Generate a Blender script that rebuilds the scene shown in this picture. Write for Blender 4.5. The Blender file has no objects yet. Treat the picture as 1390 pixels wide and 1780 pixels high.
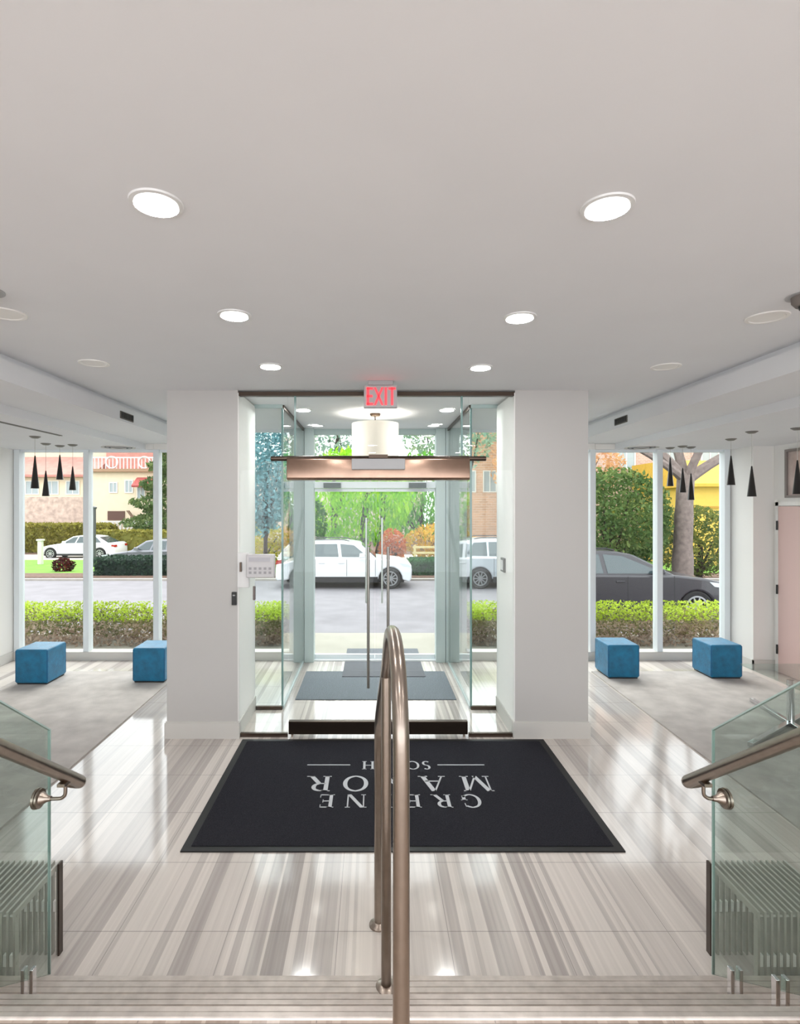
import bpy, bmesh, math, random
import numpy as np
from mathutils import Vector, Matrix
random.seed(7)
C = bpy.context.scene.collection
sc = bpy.context.scene
PI = math.pi

# ---------------------------------------------------------------- camera, sky, sun, exposure
cam_d = bpy.data.cameras.new('camera')
cam = bpy.data.objects.new('camera', cam_d); C.objects.link(cam)
cam.location = (0, 0, 2.0); cam.rotation_euler = (PI/2, 0, 0)
cam_d.sensor_fit = 'VERTICAL'; cam_d.sensor_height = 24.0; cam_d.sensor_width = 24.0
cam_d.lens = 960/1780*24.0
cam_d.shift_x = (695-647)/1780; cam_d.shift_y = -10/1780
cam_d.clip_start = 0.02; cam_d.clip_end = 500
sc.camera = cam
sc.view_settings.view_transform = 'Standard'
sc.view_settings.look = 'None'
sc.view_settings.exposure = 0.28
sc.view_settings.gamma = 1.0
sc.view_settings.use_curve_mapping = False
w = bpy.data.worlds.new('overcast_sky'); sc.world = w; w.use_nodes = True
SKY = 3.2
bg = w.node_tree.nodes['Background']
bg.inputs['Color'].default_value = (0.95, 0.975, 1.0, 1); bg.inputs['Strength'].default_value = SKY
sun_d = bpy.data.lights.new('sun', 'SUN'); sun_d.energy = 3.0; sun_d.angle = math.radians(40); sun_d.color = (1, .96, .9)
sun = bpy.data.objects.new('sun', sun_d); C.objects.link(sun)
sun.rotation_euler = (math.radians(-30), 0, math.radians(6))
sc.cycles.max_bounces = 10; sc.cycles.diffuse_bounces = 6; sc.cycles.glossy_bounces = 5
sc.cycles.transparent_max_bounces = 24; sc.cycles.transmission_bounces = 6
sc.cycles.caustics_reflective = False; sc.cycles.caustics_refractive = False
sc.cycles.sample_clamp_indirect = 6
LAMP = 4.0       # power of one recessed downlight

# ---------------------------------------------------------------- materials
def srgb(r, g, b):
    f = lambda c: (c/255)/12.92 if c/255 <= .04045 else (((c/255)+.055)/1.055)**2.4
    return (f(r), f(g), f(b), 1)
MATS = {}
DIM = 1.0      # outdoor surfaces have real, lower reflectances than the white interior
def mat(name, col, rough=.6, metal=0, noise=0, nscale=8, bump=0, bscale=60, spec=.5, emit=None, estr=0, sheen=0, coat=0):
    if name in MATS: return MATS[name]
    m = bpy.data.materials.new(name); m.use_nodes = True; nt = m.node_tree; b = nt.nodes['Principled BSDF']
    if len(col) == 3: col = srgb(*col)
    col = tuple(c*DIM for c in col[:3])+(1,)
    b.inputs['Base Color'].default_value = col; b.inputs['Roughness'].default_value = rough
    b.inputs['Metallic'].default_value = metal; b.inputs['Specular IOR Level'].default_value = spec
    if sheen: b.inputs['Sheen Weight'].default_value = sheen; b.inputs['Sheen Roughness'].default_value = .4
    if coat: b.inputs['Coat Weight'].default_value = coat; b.inputs['Coat Roughness'].default_value = .05
    if emit: b.inputs['Emission Color'].default_value = srgb(*emit); b.inputs['Emission Strength'].default_value = estr
    tc = nt.nodes.new('ShaderNodeTexCoord')
    if noise:
        n = nt.nodes.new('ShaderNodeTexNoise'); n.inputs['Scale'].default_value = nscale; n.inputs['Detail'].default_value = 5
        nt.links.new(tc.outputs['Object'], n.inputs['Vector'])
        r = nt.nodes.new('ShaderNodeValToRGB')
        r.color_ramp.elements[0].position = .3; r.color_ramp.elements[1].position = .7
        r.color_ramp.elements[0].color = tuple(max(0, c*(1-noise)) for c in col[:3])+(1,)
        r.color_ramp.elements[1].color = tuple(min(1, c*(1+noise)) for c in col[:3])+(1,)
        nt.links.new(n.outputs['Fac'], r.inputs['Fac']); nt.links.new(r.outputs['Color'], b.inputs['Base Color'])
    if bump:
        n = nt.nodes.new('ShaderNodeTexNoise'); n.inputs['Scale'].default_value = bscale; n.inputs['Detail'].default_value = 3
        nt.links.new(tc.outputs['Object'], n.inputs['Vector'])
        bp = nt.nodes.new('ShaderNodeBump'); bp.inputs['Strength'].default_value = bump; bp.inputs['Distance'].default_value = .01
        nt.links.new(n.outputs['Fac'], bp.inputs['Height']); nt.links.new(bp.outputs['Normal'], b.inputs['Normal'])
    MATS[name] = m; return m
def glass(name, tint, ior=1.45, refl=1.0):
    if name in MATS: return MATS[name]
    m = bpy.data.materials.new(name); m.use_nodes = True; nt = m.node_tree
    for n in list(nt.nodes): nt.nodes.remove(n)
    o = nt.nodes.new('ShaderNodeOutputMaterial'); t = nt.nodes.new('ShaderNodeBsdfTransparent'); g = nt.nodes.new('ShaderNodeBsdfGlossy')
    mx = nt.nodes.new('ShaderNodeMixShader'); fr = nt.nodes.new('ShaderNodeLayerWeight'); fr.inputs['Blend'].default_value = .5
    t.inputs['Color'].default_value = tint+(1,); g.inputs['Roughness'].default_value = 0.0
    mu = nt.nodes.new('ShaderNodeMath'); mu.operation = 'MULTIPLY'; mu.inputs[1].default_value = refl
    pw = nt.nodes.new('ShaderNodeMath'); pw.operation = 'POWER'; pw.inputs[1].default_value = 4.2; nt.links.new(fr.outputs['Facing'], pw.inputs[0])
    ma = nt.nodes.new('ShaderNodeMath'); ma.operation = 'MULTIPLY_ADD'; ma.inputs[1].default_value = .8; ma.inputs[2].default_value = .014; nt.links.new(pw.outputs[0], ma.inputs[0])
    nt.links.new(ma.outputs[0], mu.inputs[0]); nt.links.new(mu.outputs[0], mx.inputs[0])
    nt.links.new(t.outputs[0], mx.inputs[1]); nt.links.new(g.outputs[0], mx.inputs[2]); nt.links.new(mx.outputs[0], o.inputs[0])
    MATS[name] = m; return m
def leafmat(name, cols, rough=.7):
    """leaves: every leaf its own tint out of cols"""
    if name in MATS: return MATS[name]
    m = bpy.data.materials.new(name); m.use_nodes = True; nt = m.node_tree; b = nt.nodes['Principled BSDF']
    b.inputs['Roughness'].default_value = rough; b.inputs['Specular IOR Level'].default_value = .2
    ge = nt.nodes.new('ShaderNodeNewGeometry'); r = nt.nodes.new('ShaderNodeValToRGB'); cr = r.color_ramp
    tc = nt.nodes.new('ShaderNodeTexCoord'); n = nt.nodes.new('ShaderNodeTexNoise'); n.inputs['Scale'].default_value = 1.3; n.inputs['Detail'].default_value = 3
    nt.links.new(tc.outputs['Object'], n.inputs['Vector'])
    ad = nt.nodes.new('ShaderNodeMath'); ad.operation = 'MULTIPLY_ADD'; ad.inputs[1].default_value = .55
    s = nt.nodes.new('ShaderNodeMapRange'); s.inputs['From Min'].default_value = .35; s.inputs['From Max'].default_value = .65; s.inputs['To Max'].default_value = .45
    nt.links.new(n.outputs['Fac'], s.inputs['Value'])
    nt.links.new(ge.outputs['Random Per Island'], ad.inputs[0]); nt.links.new(s.outputs[0], ad.inputs[2])
    cs = [tuple(v*DIM for v in srgb(*c)[:3])+(1,) for c in cols]
    cr.elements[0].position = 0; cr.elements[0].color = cs[0]; cr.elements[1].position = 1; cr.elements[1].color = cs[-1]
    for i, c in enumerate(cs[1:-1]): e = cr.elements.new((i+1)/(len(cs)-1)); e.color = c
    nt.links.new(ad.outputs[0], r.inputs['Fac']); nt.links.new(r.outputs[0], b.inputs['Base Color'])
    tl = nt.nodes.new('ShaderNodeBsdfTranslucent'); mx = nt.nodes.new('ShaderNodeMixShader'); mx.inputs[0].default_value = .4
    out = nt.nodes['Material Output']; nt.links.new(r.outputs[0], tl.inputs['Color'])
    nt.links.new(b.outputs[0], mx.inputs[1]); nt.links.new(tl.outputs[0], mx.inputs[2]); nt.links.new(mx.outputs[0], out.inputs['Surface'])
    MATS[name] = m; return m

def math_node(nt, op, a, b=None, c=None):
    n = nt.nodes.new('ShaderNodeMath'); n.operation = op
    for i, v in enumerate((a, b, c)):
        if v is None: continue
        if isinstance(v, (int, float)): n.inputs[i].default_value = v
        else: nt.links.new(v, n.inputs[i])
    return n.outputs[0]

SA = [(60,.7),(140,.15),(195,.45),(235,.1),(345,.35),(352,.1),(400,.55),(440,.1),(490,.8),(560,.28),(690,.05),(705,.65),(740,.1),(775,.7),(830,.1),(842,.85),(930,.1),(960,.65),(1000,.08),(1030,.6),(1110,.22),(1150,.45),(1165,.05),(1185,.4),(1200,.12)]
SB = [(25,.3),(100,.2),(170,.35),(225,.6),(275,0),(300,.2),(325,.5),(345,.15),(400,.7),(420,.55),(500,.05),(530,.4),(570,.75),(590,.05),(615,.85),(690,.2),(700,.6),(750,.05),(775,.65),(800,.1),(970,.55),(1000,.15),(1020,.45),(1040,.1),(1070,.55),(1085,.35),(1250,.3),(1265,0),(1310,.3)]
def stripe_mat(name, light, dark, rough=.07, warm=None):
    m = bpy.data.materials.new(name); m.use_nodes = True; nt = m.node_tree; b = nt.nodes['Principled BSDF']
    g = nt.nodes.new('ShaderNodeNewGeometry'); sx = nt.nodes.new('ShaderNodeSeparateXYZ'); nt.links.new(g.outputs['Position'], sx.inputs[0])
    X, Y = sx.outputs[0], sx.outputs[1]
    def ramp(lst, conv, lo, hi):
        r = nt.nodes.new('ShaderNodeValToRGB'); cr = r.color_ramp; cr.interpolation = 'CONSTANT'
        pts = [((conv(c)-lo)/(hi-lo), v) for c, v in lst]
        cr.elements[0].position = 0; cr.elements[0].color = (.1, .1, .1, 1)
        cr.elements[1].position = max(0, pts[0][0]); v = pts[0][1]; cr.elements[1].color = (v, v, v, 1)
        for p, v in pts[1:]: e = cr.elements.new(min(1, p)); e.color = (v, v, v, 1)
        mr = nt.nodes.new('ShaderNodeMapRange'); mr.inputs['From Min'].default_value = lo; mr.inputs['From Max'].default_value = hi
        nt.links.new(X, mr.inputs['Value']); nt.links.new(mr.outputs[0], r.inputs['Fac']); return r.outputs[0]
    ra = ramp(SA, lambda c: ((c/2.279+90)-647)*2/775, -1.42, .14)
    rb = ramp(SB, lambda c: ((c/2.527+700)-647)*2/778, .14, 1.56)
    # beyond the middle of the hall: stripes from stepped one-dimensional noise
    cx = nt.nodes.new('ShaderNodeCombineXYZ'); nt.links.new(X, cx.inputs[0])
    vo = nt.nodes.new('ShaderNodeTexVoronoi'); vo.voronoi_dimensions = '1D'; vo.inputs['Scale'].default_value = 11
    nt.links.new(math_node(nt, 'ADD', X, 10.0), vo.inputs['W'])
    sc1 = nt.nodes.new('ShaderNodeSeparateColor'); nt.links.new(vo.outputs['Color'], sc1.inputs[0])
    out = math_node(nt, 'MULTIPLY', math_node(nt, 'POWER', sc1.outputs[0], 1.6), .9)
    t1 = math_node(nt, 'GREATER_THAN', X, .14)
    mid = math_node(nt, 'ADD', math_node(nt, 'MULTIPLY', ra, math_node(nt, 'SUBTRACT', 1.0, t1)), math_node(nt, 'MULTIPLY', rb, t1))
    inm = math_node(nt, 'MULTIPLY', math_node(nt, 'GREATER_THAN', X, -1.36), math_node(nt, 'LESS_THAN', X, 1.42))
    tot = math_node(nt, 'ADD', math_node(nt, 'MULTIPLY', mid, inm), math_node(nt, 'MULTIPLY', out, math_node(nt, 'SUBTRACT', 1.0, inm)))
    fn = nt.nodes.new('ShaderNodeTexNoise'); fn.noise_dimensions = '1D'; fn.inputs['Scale'].default_value = 42; fn.inputs['Detail'].default_value = 4
    nt.links.new(X, fn.inputs['W'])
    tot = math_node(nt, 'ADD', tot, math_node(nt, 'MULTIPLY', math_node(nt, 'SUBTRACT', fn.outputs['Fac'], .5), .55))
    ln = nt.nodes.new('ShaderNodeTexNoise'); ln.inputs['Scale'].default_value = 1.0; ln.inputs['Detail'].default_value = 4
    mp = nt.nodes.new('ShaderNodeMapping'); mp.inputs['Scale'].default_value = (60, 2.0, 1); nt.links.new(g.outputs['Position'], mp.inputs[0]); nt.links.new(mp.outputs[0], ln.inputs['Vector'])
    tot = math_node(nt, 'ADD', tot, math_node(nt, 'MULTIPLY', math_node(nt, 'SUBTRACT', ln.outputs['Fac'], .5), .35))
    r = nt.nodes.new('ShaderNodeValToRGB'); r.color_ramp.elements[0].color = light+(1,); r.color_ramp.elements[1].color = dark+(1,)
    nt.links.new(tot, r.inputs['Fac'])
    # joints: every 0.5165 across, every 0.504 along
    jx = math_node(nt, 'PINGPONG', math_node(nt, 'ADD', X, 10-.025), .5165/2)
    jy = math_node(nt, 'PINGPONG', math_node(nt, 'ADD', Y, 10.08-2.598), .252)
    ja = math_node(nt, 'LESS_THAN', jx, .0015); jb = math_node(nt, 'LESS_THAN', jy, .0022)
    j = math_node(nt, 'MULTIPLY', math_node(nt, 'MAXIMUM', ja, jb), .62)
    mx = nt.nodes.new('ShaderNodeMix'); mx.data_type = 'RGBA'
    nt.links.new(j, mx.inputs[0]); nt.links.new(r.outputs[0], mx.inputs[6]); mx.inputs[7].default_value = (.17, .16, .15, 1)
    nt.links.new(mx.outputs[2], b.inputs['Base Color'])
    b.inputs['Roughness'].default_value = rough; b.inputs['Specular IOR Level'].default_value = .8
    return m
def facade_mat(name, base, mortar, scale=3, bw=.5, rh=.25):
    m = bpy.data.materials.new(name); m.use_nodes = True; nt = m.node_tree; b = nt.nodes['Principled BSDF']
    tc = nt.nodes.new('ShaderNodeTexCoord'); mp = nt.nodes.new('ShaderNodeMapping'); mp.inputs['Rotation'].default_value = (PI/2, 0, 0)
    br = nt.nodes.new('ShaderNodeTexBrick'); br.inputs['Scale'].default_value = scale
    br.inputs['Color1'].default_value = tuple(c*DIM for c in srgb(*base)[:3])+(1,); br.inputs['Color2'].default_value = tuple(c*.8*DIM for c in srgb(*base)[:3])+(1,)
    br.inputs['Mortar'].default_value = tuple(c*DIM for c in srgb(*mortar)[:3])+(1,); br.inputs['Brick Width'].default_value = bw; br.inputs['Row Height'].default_value = rh
    nt.links.new(tc.outputs['Object'], mp.inputs[0]); nt.links.new(mp.outputs[0], br.inputs['Vector']); nt.links.new(br.outputs['Color'], b.inputs['Base Color'])
    b.inputs['Roughness'].default_value = .9; MATS[name] = m; return m

M_ceil = mat('ceiling_paint', (227, 228, 231), .9, noise=.015, nscale=2)
M_wall = mat('wall_paint', (232, 230, 227), .85, noise=.01, nscale=2)
M_pillar = mat('pillar_paint', (192, 190, 188), .8, noise=.01, nscale=2)  # darker copy: the weaker light on the pillar fronts is in the colour
M_base = mat('baseboard_paint', (206, 204, 200), .5)
M_floor = stripe_mat('striped_marble', (.68, .625, .58), (.35, .315, .30), .09)
M_floor2 = stripe_mat('striped_stone_warm', (.60, .49, .41), (.34, .26, .21), .2)
M_carpet = mat('grey_carpet', (191, 185, 181), .97, noise=.14, nscale=5, bump=.6, bscale=300, spec=.1)
M_mat = mat('charcoal_carpet_mat', (46, 46, 52), .95, noise=.35, nscale=160, bump=.8, bscale=400, spec=.1)
M_mat2 = mat('slate_grey_mat', (124, 131, 138), .95, noise=.45, nscale=120, bump=.8, bscale=300, spec=.1)
M_rubber = mat('black_rubber', (16, 16, 18), .6)
M_letter = mat('pale_mat_lettering', (186, 188, 192), .9)
M_steel = mat('brushed_stainless', (158, 146, 136), .28, metal=1, noise=.06, nscale=30)
M_bronze = mat('bronze_metal', (160, 134, 118), .22, metal=1, noise=.08, nscale=12)
M_bronze_d = mat('dark_bronze', (86, 74, 66), .35, metal=1)
M_alu = mat('white_aluminium', (226, 232, 236), .4)
M_alug = mat('pale_grey_aluminium', (188, 203, 203), .35)
M_nose = mat('ribbed_nosing_metal', (206, 197, 190), .35, metal=.6, noise=.12, nscale=22)
M_glass = glass('clear_glass', (.965, .985, .98))
M_glassg = glass('greenish_glass', (.98, .996, .992))
M_guard = glass('green_guard_glass', (.84, .895, .87))
M_edge = mat('glass_edge', (120, 150, 148), .2)
M_edge2 = mat('guard_glass_edge', (172, 192, 188), .2)
M_chrome = mat('chrome', (225, 225, 228), .1, metal=1)
M_white = mat('white_plastic', (225, 225, 225), .4)
M_black = mat('black_plastic', (22, 20, 20), .4)
M_cone = mat('black_cone_metal', (20, 14, 12), .3, coat=.3)
M_blue = mat('blue_velvet', (0, 108, 148), .5, noise=.25, nscale=14, bump=.3, bscale=80, sheen=.2, spec=.6)
M_lamp = mat('lamp_diffuser', (255, 255, 255), .5, emit=(255, 252, 246), estr=4)
M_off = mat('unlit_diffuser', (235, 233, 230), .5)
M_shade = mat('linen_shade', (226, 218, 206), .8, emit=(255, 240, 220), estr=.22)
M_door = mat('dusty_pink_door', (212, 182, 176), .5)
M_red = mat('exit_red', (235, 60, 70), .4, emit=(255, 60, 70), estr=1.1)
M_exit = mat('exit_housing', (170, 170, 172), .4)
M_slat = mat('grey_slat_metal', (176, 176, 168), .4, metal=.35)
M_slatd = mat('shaded_end_bar', (78, 68, 62), .4, metal=.6)
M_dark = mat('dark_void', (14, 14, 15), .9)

# ---------------------------------------------------------------- mesh builder
ORG = {}
def origin(o): return ORG.get(o.name, Vector((0, 0, 0))) if o else Vector((0, 0, 0))
class MB:
    def __init__(s): s.v = []; s.f = []
    def add(s, vs, fs):
        n = len(s.v); s.v += [tuple(v) for v in vs]; s.f += [tuple(i+n for i in f) for f in fs]; return s
    def box(s, x0, x1, y0, y1, z0, z1):
        vs = [(x, y, z) for z in (z0, z1) for y in (y0, y1) for x in (x0, x1)]
        return s.add(vs, [(0,2,3,1),(4,5,7,6),(0,1,5,4),(2,6,7,3),(0,4,6,2),(1,3,7,5)])
    def quad(s, a, b, c, d): return s.add([a, b, c, d], [(0,1,2,3)])
    def prism(s, poly, axis, t0, t1):
        """poly in the two other axes, extruded along axis"""
        def P(p, t): return {'x': (t, p[0], p[1]), 'y': (p[0], t, p[1]), 'z': (p[0], p[1], t)}[axis]
        n = len(poly)
        vs = [P(p, t0) for p in poly]+[P(p, t1) for p in poly]
        fs = [tuple(range(n)), tuple(range(2*n-1, n-1, -1))]+[(i, (i+1) % n, n+(i+1) % n, n+i) for i in range(n)]
        return s.add(vs, fs)
    def tube(s, pts, r, n=14, caps=True):
        pts = [Vector(p) for p in pts]; rr = r if isinstance(r, (list, tuple)) else [r]*len(pts)
        rings = []; up = None
        for i, p in enumerate(pts):
            t = ((pts[i+1]-p) if i+1 < len(pts) else Vector()) ; t2 = ((p-pts[i-1]) if i else Vector())
            t = (t.normalized() if t.length else t)+(t2.normalized() if t2.length else t2); t = t.normalized() if t.length else Vector((0,0,1))
            if up is None: up = t.orthogonal().normalized()
            else:
                up = up-t*up.dot(t); up = up.normalized() if up.length > 1e-6 else t.orthogonal().normalized()
            b = t.cross(up); rings.append([p+(up*math.cos(2*PI*k/n)+b*math.sin(2*PI*k/n))*rr[i] for k in range(n)])
        vs = [v for rg in rings for v in rg]; fs = []
        for i in range(len(pts)-1):
            for k in range(n): fs.append((i*n+k, i*n+(k+1) % n, (i+1)*n+(k+1) % n, (i+1)*n+k))
        if caps: fs += [tuple(range(n-1, -1, -1)), tuple(range((len(pts)-1)*n, len(pts)*n))]
        return s.add(vs, fs)
    def lathe(s, prof, c=(0, 0, 0), axis='z', n=32, close=True):
        """prof: (radius, height) list"""
        vs = []; fs = []
        for r, h in prof:
            for k in range(n):
                a = 2*PI*k/n; u, v = r*math.cos(a), r*math.sin(a)
                p = {'z': (u, v, h), 'y': (u, h, v), 'x': (h, u, v)}[axis]
                vs.append((p[0]+c[0], p[1]+c[1], p[2]+c[2]))
        for i in range(len(prof)-1):
            for k in range(n): fs.append((i*n+k, i*n+(k+1) % n, (i+1)*n+(k+1) % n, (i+1)*n+k))
        if close: fs += [tuple(range(n-1, -1, -1)), tuple(range((len(prof)-1)*n, len(prof)*n))]
        return s.add(vs, fs)
    def build(s, name, m, parent=None, smooth=False, bevel=0, seg=2, place=None):
        o3 = origin(parent)
        me = bpy.data.meshes.new(name)
        sh = place if place is not None else o3
        me.from_pydata([(v[0]-sh[0], v[1]-sh[1], v[2]-sh[2]) for v in s.v], [], s.f)
        bm = bmesh.new(); bm.from_mesh(me); bmesh.ops.recalc_face_normals(bm, faces=bm.faces); bm.to_mesh(me); bm.free()
        me.materials.append(m); o = bpy.data.objects.new(name, me); C.objects.link(o)
        ORG[o.name] = Vector(sh)
        if parent: o.parent = parent
        if place is not None: o.location = Vector(place)-(o3 if parent else Vector())
        if smooth:
            me.polygons.foreach_set('use_smooth', [True]*len(me.polygons))
            try: me.set_sharp_from_angle(angle=math.radians(40))
            except Exception: pass
        if bevel:
            b = o.modifiers.new('b', 'BEVEL'); b.width = bevel; b.segments = seg; b.limit_method = 'ANGLE'
            me.polygons.foreach_set('use_smooth', [True]*len(me.polygons)); b.harden_normals = False
            try: me.set_sharp_from_angle(angle=math.radians(50))
            except Exception: pass
        return o
def empty(name, loc):
    o = bpy.data.objects.new(name, None); C.objects.link(o); o.location = loc; o.empty_display_size = .1
    ORG[o.name] = Vector(loc); return o
def tag(o, label=None, cat=None, group=None, kind=None):
    if label: o['label'] = label
    if cat: o['category'] = cat
    if group: o['group'] = group
    if kind: o['kind'] = kind
    return o
def thing(name, loc, label, cat, group=None, kind=None): return tag(empty(name, loc), label, cat, group, kind)
def copy_tree(o, parent=None):
    c = o.copy(); C.objects.link(c); c.parent = parent; ORG[c.name] = origin(o)
    for ch in list(o.children): copy_tree(ch, c)
    return c
def B(x0, x1, y0, y1, z0, z1): return MB().box(x0, x1, y0, y1, z0, z1)

# ================================================================ THE ROOM
YB = -2.9; ZC = 3.0                      # hall ceiling
XL, XR = -4.665, 4.915        # side walls
def struct(o, label, cat): return tag(o, label, cat, kind='structure')
struct(B(-4.8, 5.05, 1.9, 7.32, -.12, 0).build('floor', M_floor), 'polished striped marble floor of the lobby hall', 'floor')
# main ceiling and the stepped side soffits
struct(B(-2.6, 2.75, YB, 7.32, ZC, ZC+.15).build('ceiling', M_ceil), 'flat grey white ceiling over the middle of the hall', 'ceiling')
for side, xi, xo, xw in (('left', -2.389, -2.95, XL-.15), ('right', 2.553, 3.157, XR+.15)):
    a, b_ = sorted((xi, xo)); m = MB().box(a, b_, YB, 7.32, 2.815, 2.955)
    g = .045 if side == 'right' else -.045
    a2, b2 = sorted((xi+g, xo)); m.box(a2, b2, YB, 7.32, 2.955, ZC)
    a3, b3 = sorted((xo, xw)); m.box(a3, b3, YB, 7.32, 2.737, ZC)
    struct(m.build('ceiling_'+side, M_ceil), 'stepped lower white ceiling over the '+side+' lounge', 'ceiling')
struct(B(XL-.15, XL, YB, 7.32, -.1, 2.737).build('wall_left', M_wall), 'plain white wall at the left end of the lounge', 'wall')
m = MB().box(4.66, 5.05, 6.76, 7.32, -.1, 2.737)
struct(m.build('wall_right_return', M_wall), 'white wall stub between the right window and the pink door', 'wall')
struct(B(XR, XR+.15, YB, 6.76, -.1, 2.737).build('wall_right', M_wall), 'white side wall holding the pink door', 'wall')
struct(B(XL, XL+.015, 1.9, 7.16, 0, .12).build('baseboard_left', M_base), 'low white baseboard along the left wall', 'baseboard')
struct(MB().box(4.645, 4.66, 6.745, 7.16, 0, .12).box(4.645, XR, 6.745, 6.76, 0, .12).build('baseboard_right', M_base), 'white baseboard round the wall stub beside the pink door', 'baseboard')
# stairs: two treads and the upper landing, all with ribbed nosings
Z1, Z2, Z3 = .17, .34, .51
Y1, Y2, Y3 = 2.142, 1.868, 1.635
st = thing('stairs', (0, Y1, 0), 'striped stone steps running down from the landing to the hall floor', 'stairs', kind='structure')
B(XL, XR, 1.2, Y1, -.1, Z1).build('tread', M_floor, st); B(XL, XR, 1.2, Y2, Z1, Z2).build('tread', M_floor2, st)
for yy, zz in ((Y1, Z1), (Y2, Z2), (Y3, Z3)):
    m = MB()
    d = .036 if zz == Z3 else (.042 if zz == Z2 else .078)
    prof = [(yy+.004, zz-.035), (yy+.004, zz+.002)]
    nr = 3 if zz == Z1 else 2
    pr = [(yy+.006, zz-.03), (yy+.006, zz+.0)]
    for i in range(nr):
        y_a = yy+.004-i*d/nr
        pr += [(y_a, zz+.006), (y_a-d/nr*.86, zz+.006), (y_a-d/nr*.89, zz+.004), (y_a-d/nr*.97, zz+.004)]
    pr += [(yy-d, zz-.002), (yy-.001, zz-.004), (yy-.001, zz-.03)]
    m.prism(pr, 'x', XL, XR).build('nosing', M_nose, st)
    if zz < Z3: B(XL, XR, yy-d-.007, yy-d, zz, zz+.004).build('joint_shade_strip', M_dark, st)  # black strip at the joint draws the shade under the next nosing
struct(B(XL, XR, YB, Y3, .3, Z3).build('floor_upper', M_floor2), 'warm striped stone floor of the upper landing', 'floor')

# pillars
def pillar(x0, x1, label, side):
    p = thing('pillar', ((x0+x1)/2, 4.764, 0), label, 'pillar', kind='structure')
    B(x0, x1, 4.764, 5.44, 0, ZC).build('shaft', M_pillar, p)
    t = .016
    m = MB().box(x0-t, x1+t, 4.764-t, 4.764, 0, .135).box(x0-t, x0, 4.764, 5.44, 0, .135).box(x1, x1+t, 4.764, 5.44, 0, .135)
    m.box(x0-t*.5, x1+t*.5, 4.764-t*.5, 4.764, .135, .145)
    m.build('skirting', M_base, p)
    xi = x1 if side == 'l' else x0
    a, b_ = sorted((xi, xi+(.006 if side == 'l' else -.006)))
    B(a, b_, 4.766, 5.44, 0, ZC-.02).build('lit_face_sheet', mat('window_lit_paint', (246, 245, 243), .7), p)  # added sheet, window light on the inner face put into its colour
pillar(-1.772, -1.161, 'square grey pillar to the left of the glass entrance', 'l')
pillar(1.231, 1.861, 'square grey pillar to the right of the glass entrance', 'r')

# ---------------- inner glass screen between the pillars (plane Y=4.80)
scn = thing('window_1', (.035, 4.80, 0), 'frameless glass screen around the entrance doors between the pillars', 'window', kind='structure')
B(-1.161, 1.231, 4.775, 4.83, 2.955, 2.99).build('head_track', M_bronze_d, scn)
def pane(x0, x1, y, z0, z1, parent, m=M_glassg, name='pane', t=.006): return B(x0, x1, y-t, y+t, z0, z1).build(name, m, parent)
pane(-1.161, -.735, 4.80, .03, 2.955, scn); pane(.835, 1.231, 4.80, .03, 2.955, scn); pane(-.735, .835, 4.80, 2.44, 2.955, scn)
for a, b_ in ((-1.161, -.735), (.835, 1.231)): B(a, b_, 4.785, 4.815, 0, .032).build('base_channel', M_bronze_d, scn)
for x in (-.67, .775): B(x-.008, x+.008, 4.788, 4.812, 2.44, 2.955).build('glass_fin', M_edge, scn)
# bronze header with push bar and operator
hd = thing('door_header', (.05, 4.8, 2.22), 'long bronze header box above the inner glass doors', 'door header')
hp = [(4.66, 2.24), (4.672, 2.222), (4.83, 2.222), (4.84, 2.235), (4.84, 2.43), (4.70, 2.43), (4.668, 2.40)]
MB().prism(hp, 'x', -.725, .825).build('header_box', M_bronze, hd, bevel=.006)
MB().tube([(-.862, 4.7, 2.405), (.965, 4.7, 2.405)], .021, 12).build('top_rail', M_bronze_d, hd, smooth=True)
B(-.174, .275, 4.63, 4.70, 2.308, 2.40).build('operator_cover', M_exit, hd, bevel=.006)
B(-.03, .13, 4.64, 4.70, 2.405, 2.435).build('motor_bracket', M_bronze_d, hd)
# inner doors
def glass_door(x0, x1, hx, label):
    d = thing('door_1' if x0 < 0 else 'door_2', (x0, 4.8, 0), label, 'door', kind='structure')
    pane(x0, x1, 4.80, .12, 2.23, d, M_glassg)
    B(x0, x1, 4.775, 4.825, .026, .138).build('bottom_rail', M_bronze_d, d, bevel=.004)
    B(x0+.02 if x0 < 0 else x1-.04, x0+.04 if x0 < 0 else x1-.02, 4.79, 4.81, 0, .026).build('pivot', M_steel, d)
    h = MB().tube([(hx, 4.74, .44), (hx, 4.74, 1.65)], .0125, 12)
    h.tube([(hx, 4.74, .60), (hx, 4.80, .60)], .008, 8).tube([(hx, 4.74, 1.50), (hx, 4.80, 1.50)], .008, 8)
    h.build('pull_handle', mat('dull_steel', (150, 148, 144), .3, metal=1), d, smooth=True)
glass_door(-.725, .042, -.035, 'left inner glass door leaf with tall pull bar')
glass_door(.054, .825, .135, 'right inner glass door leaf with tall pull bar')

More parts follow.
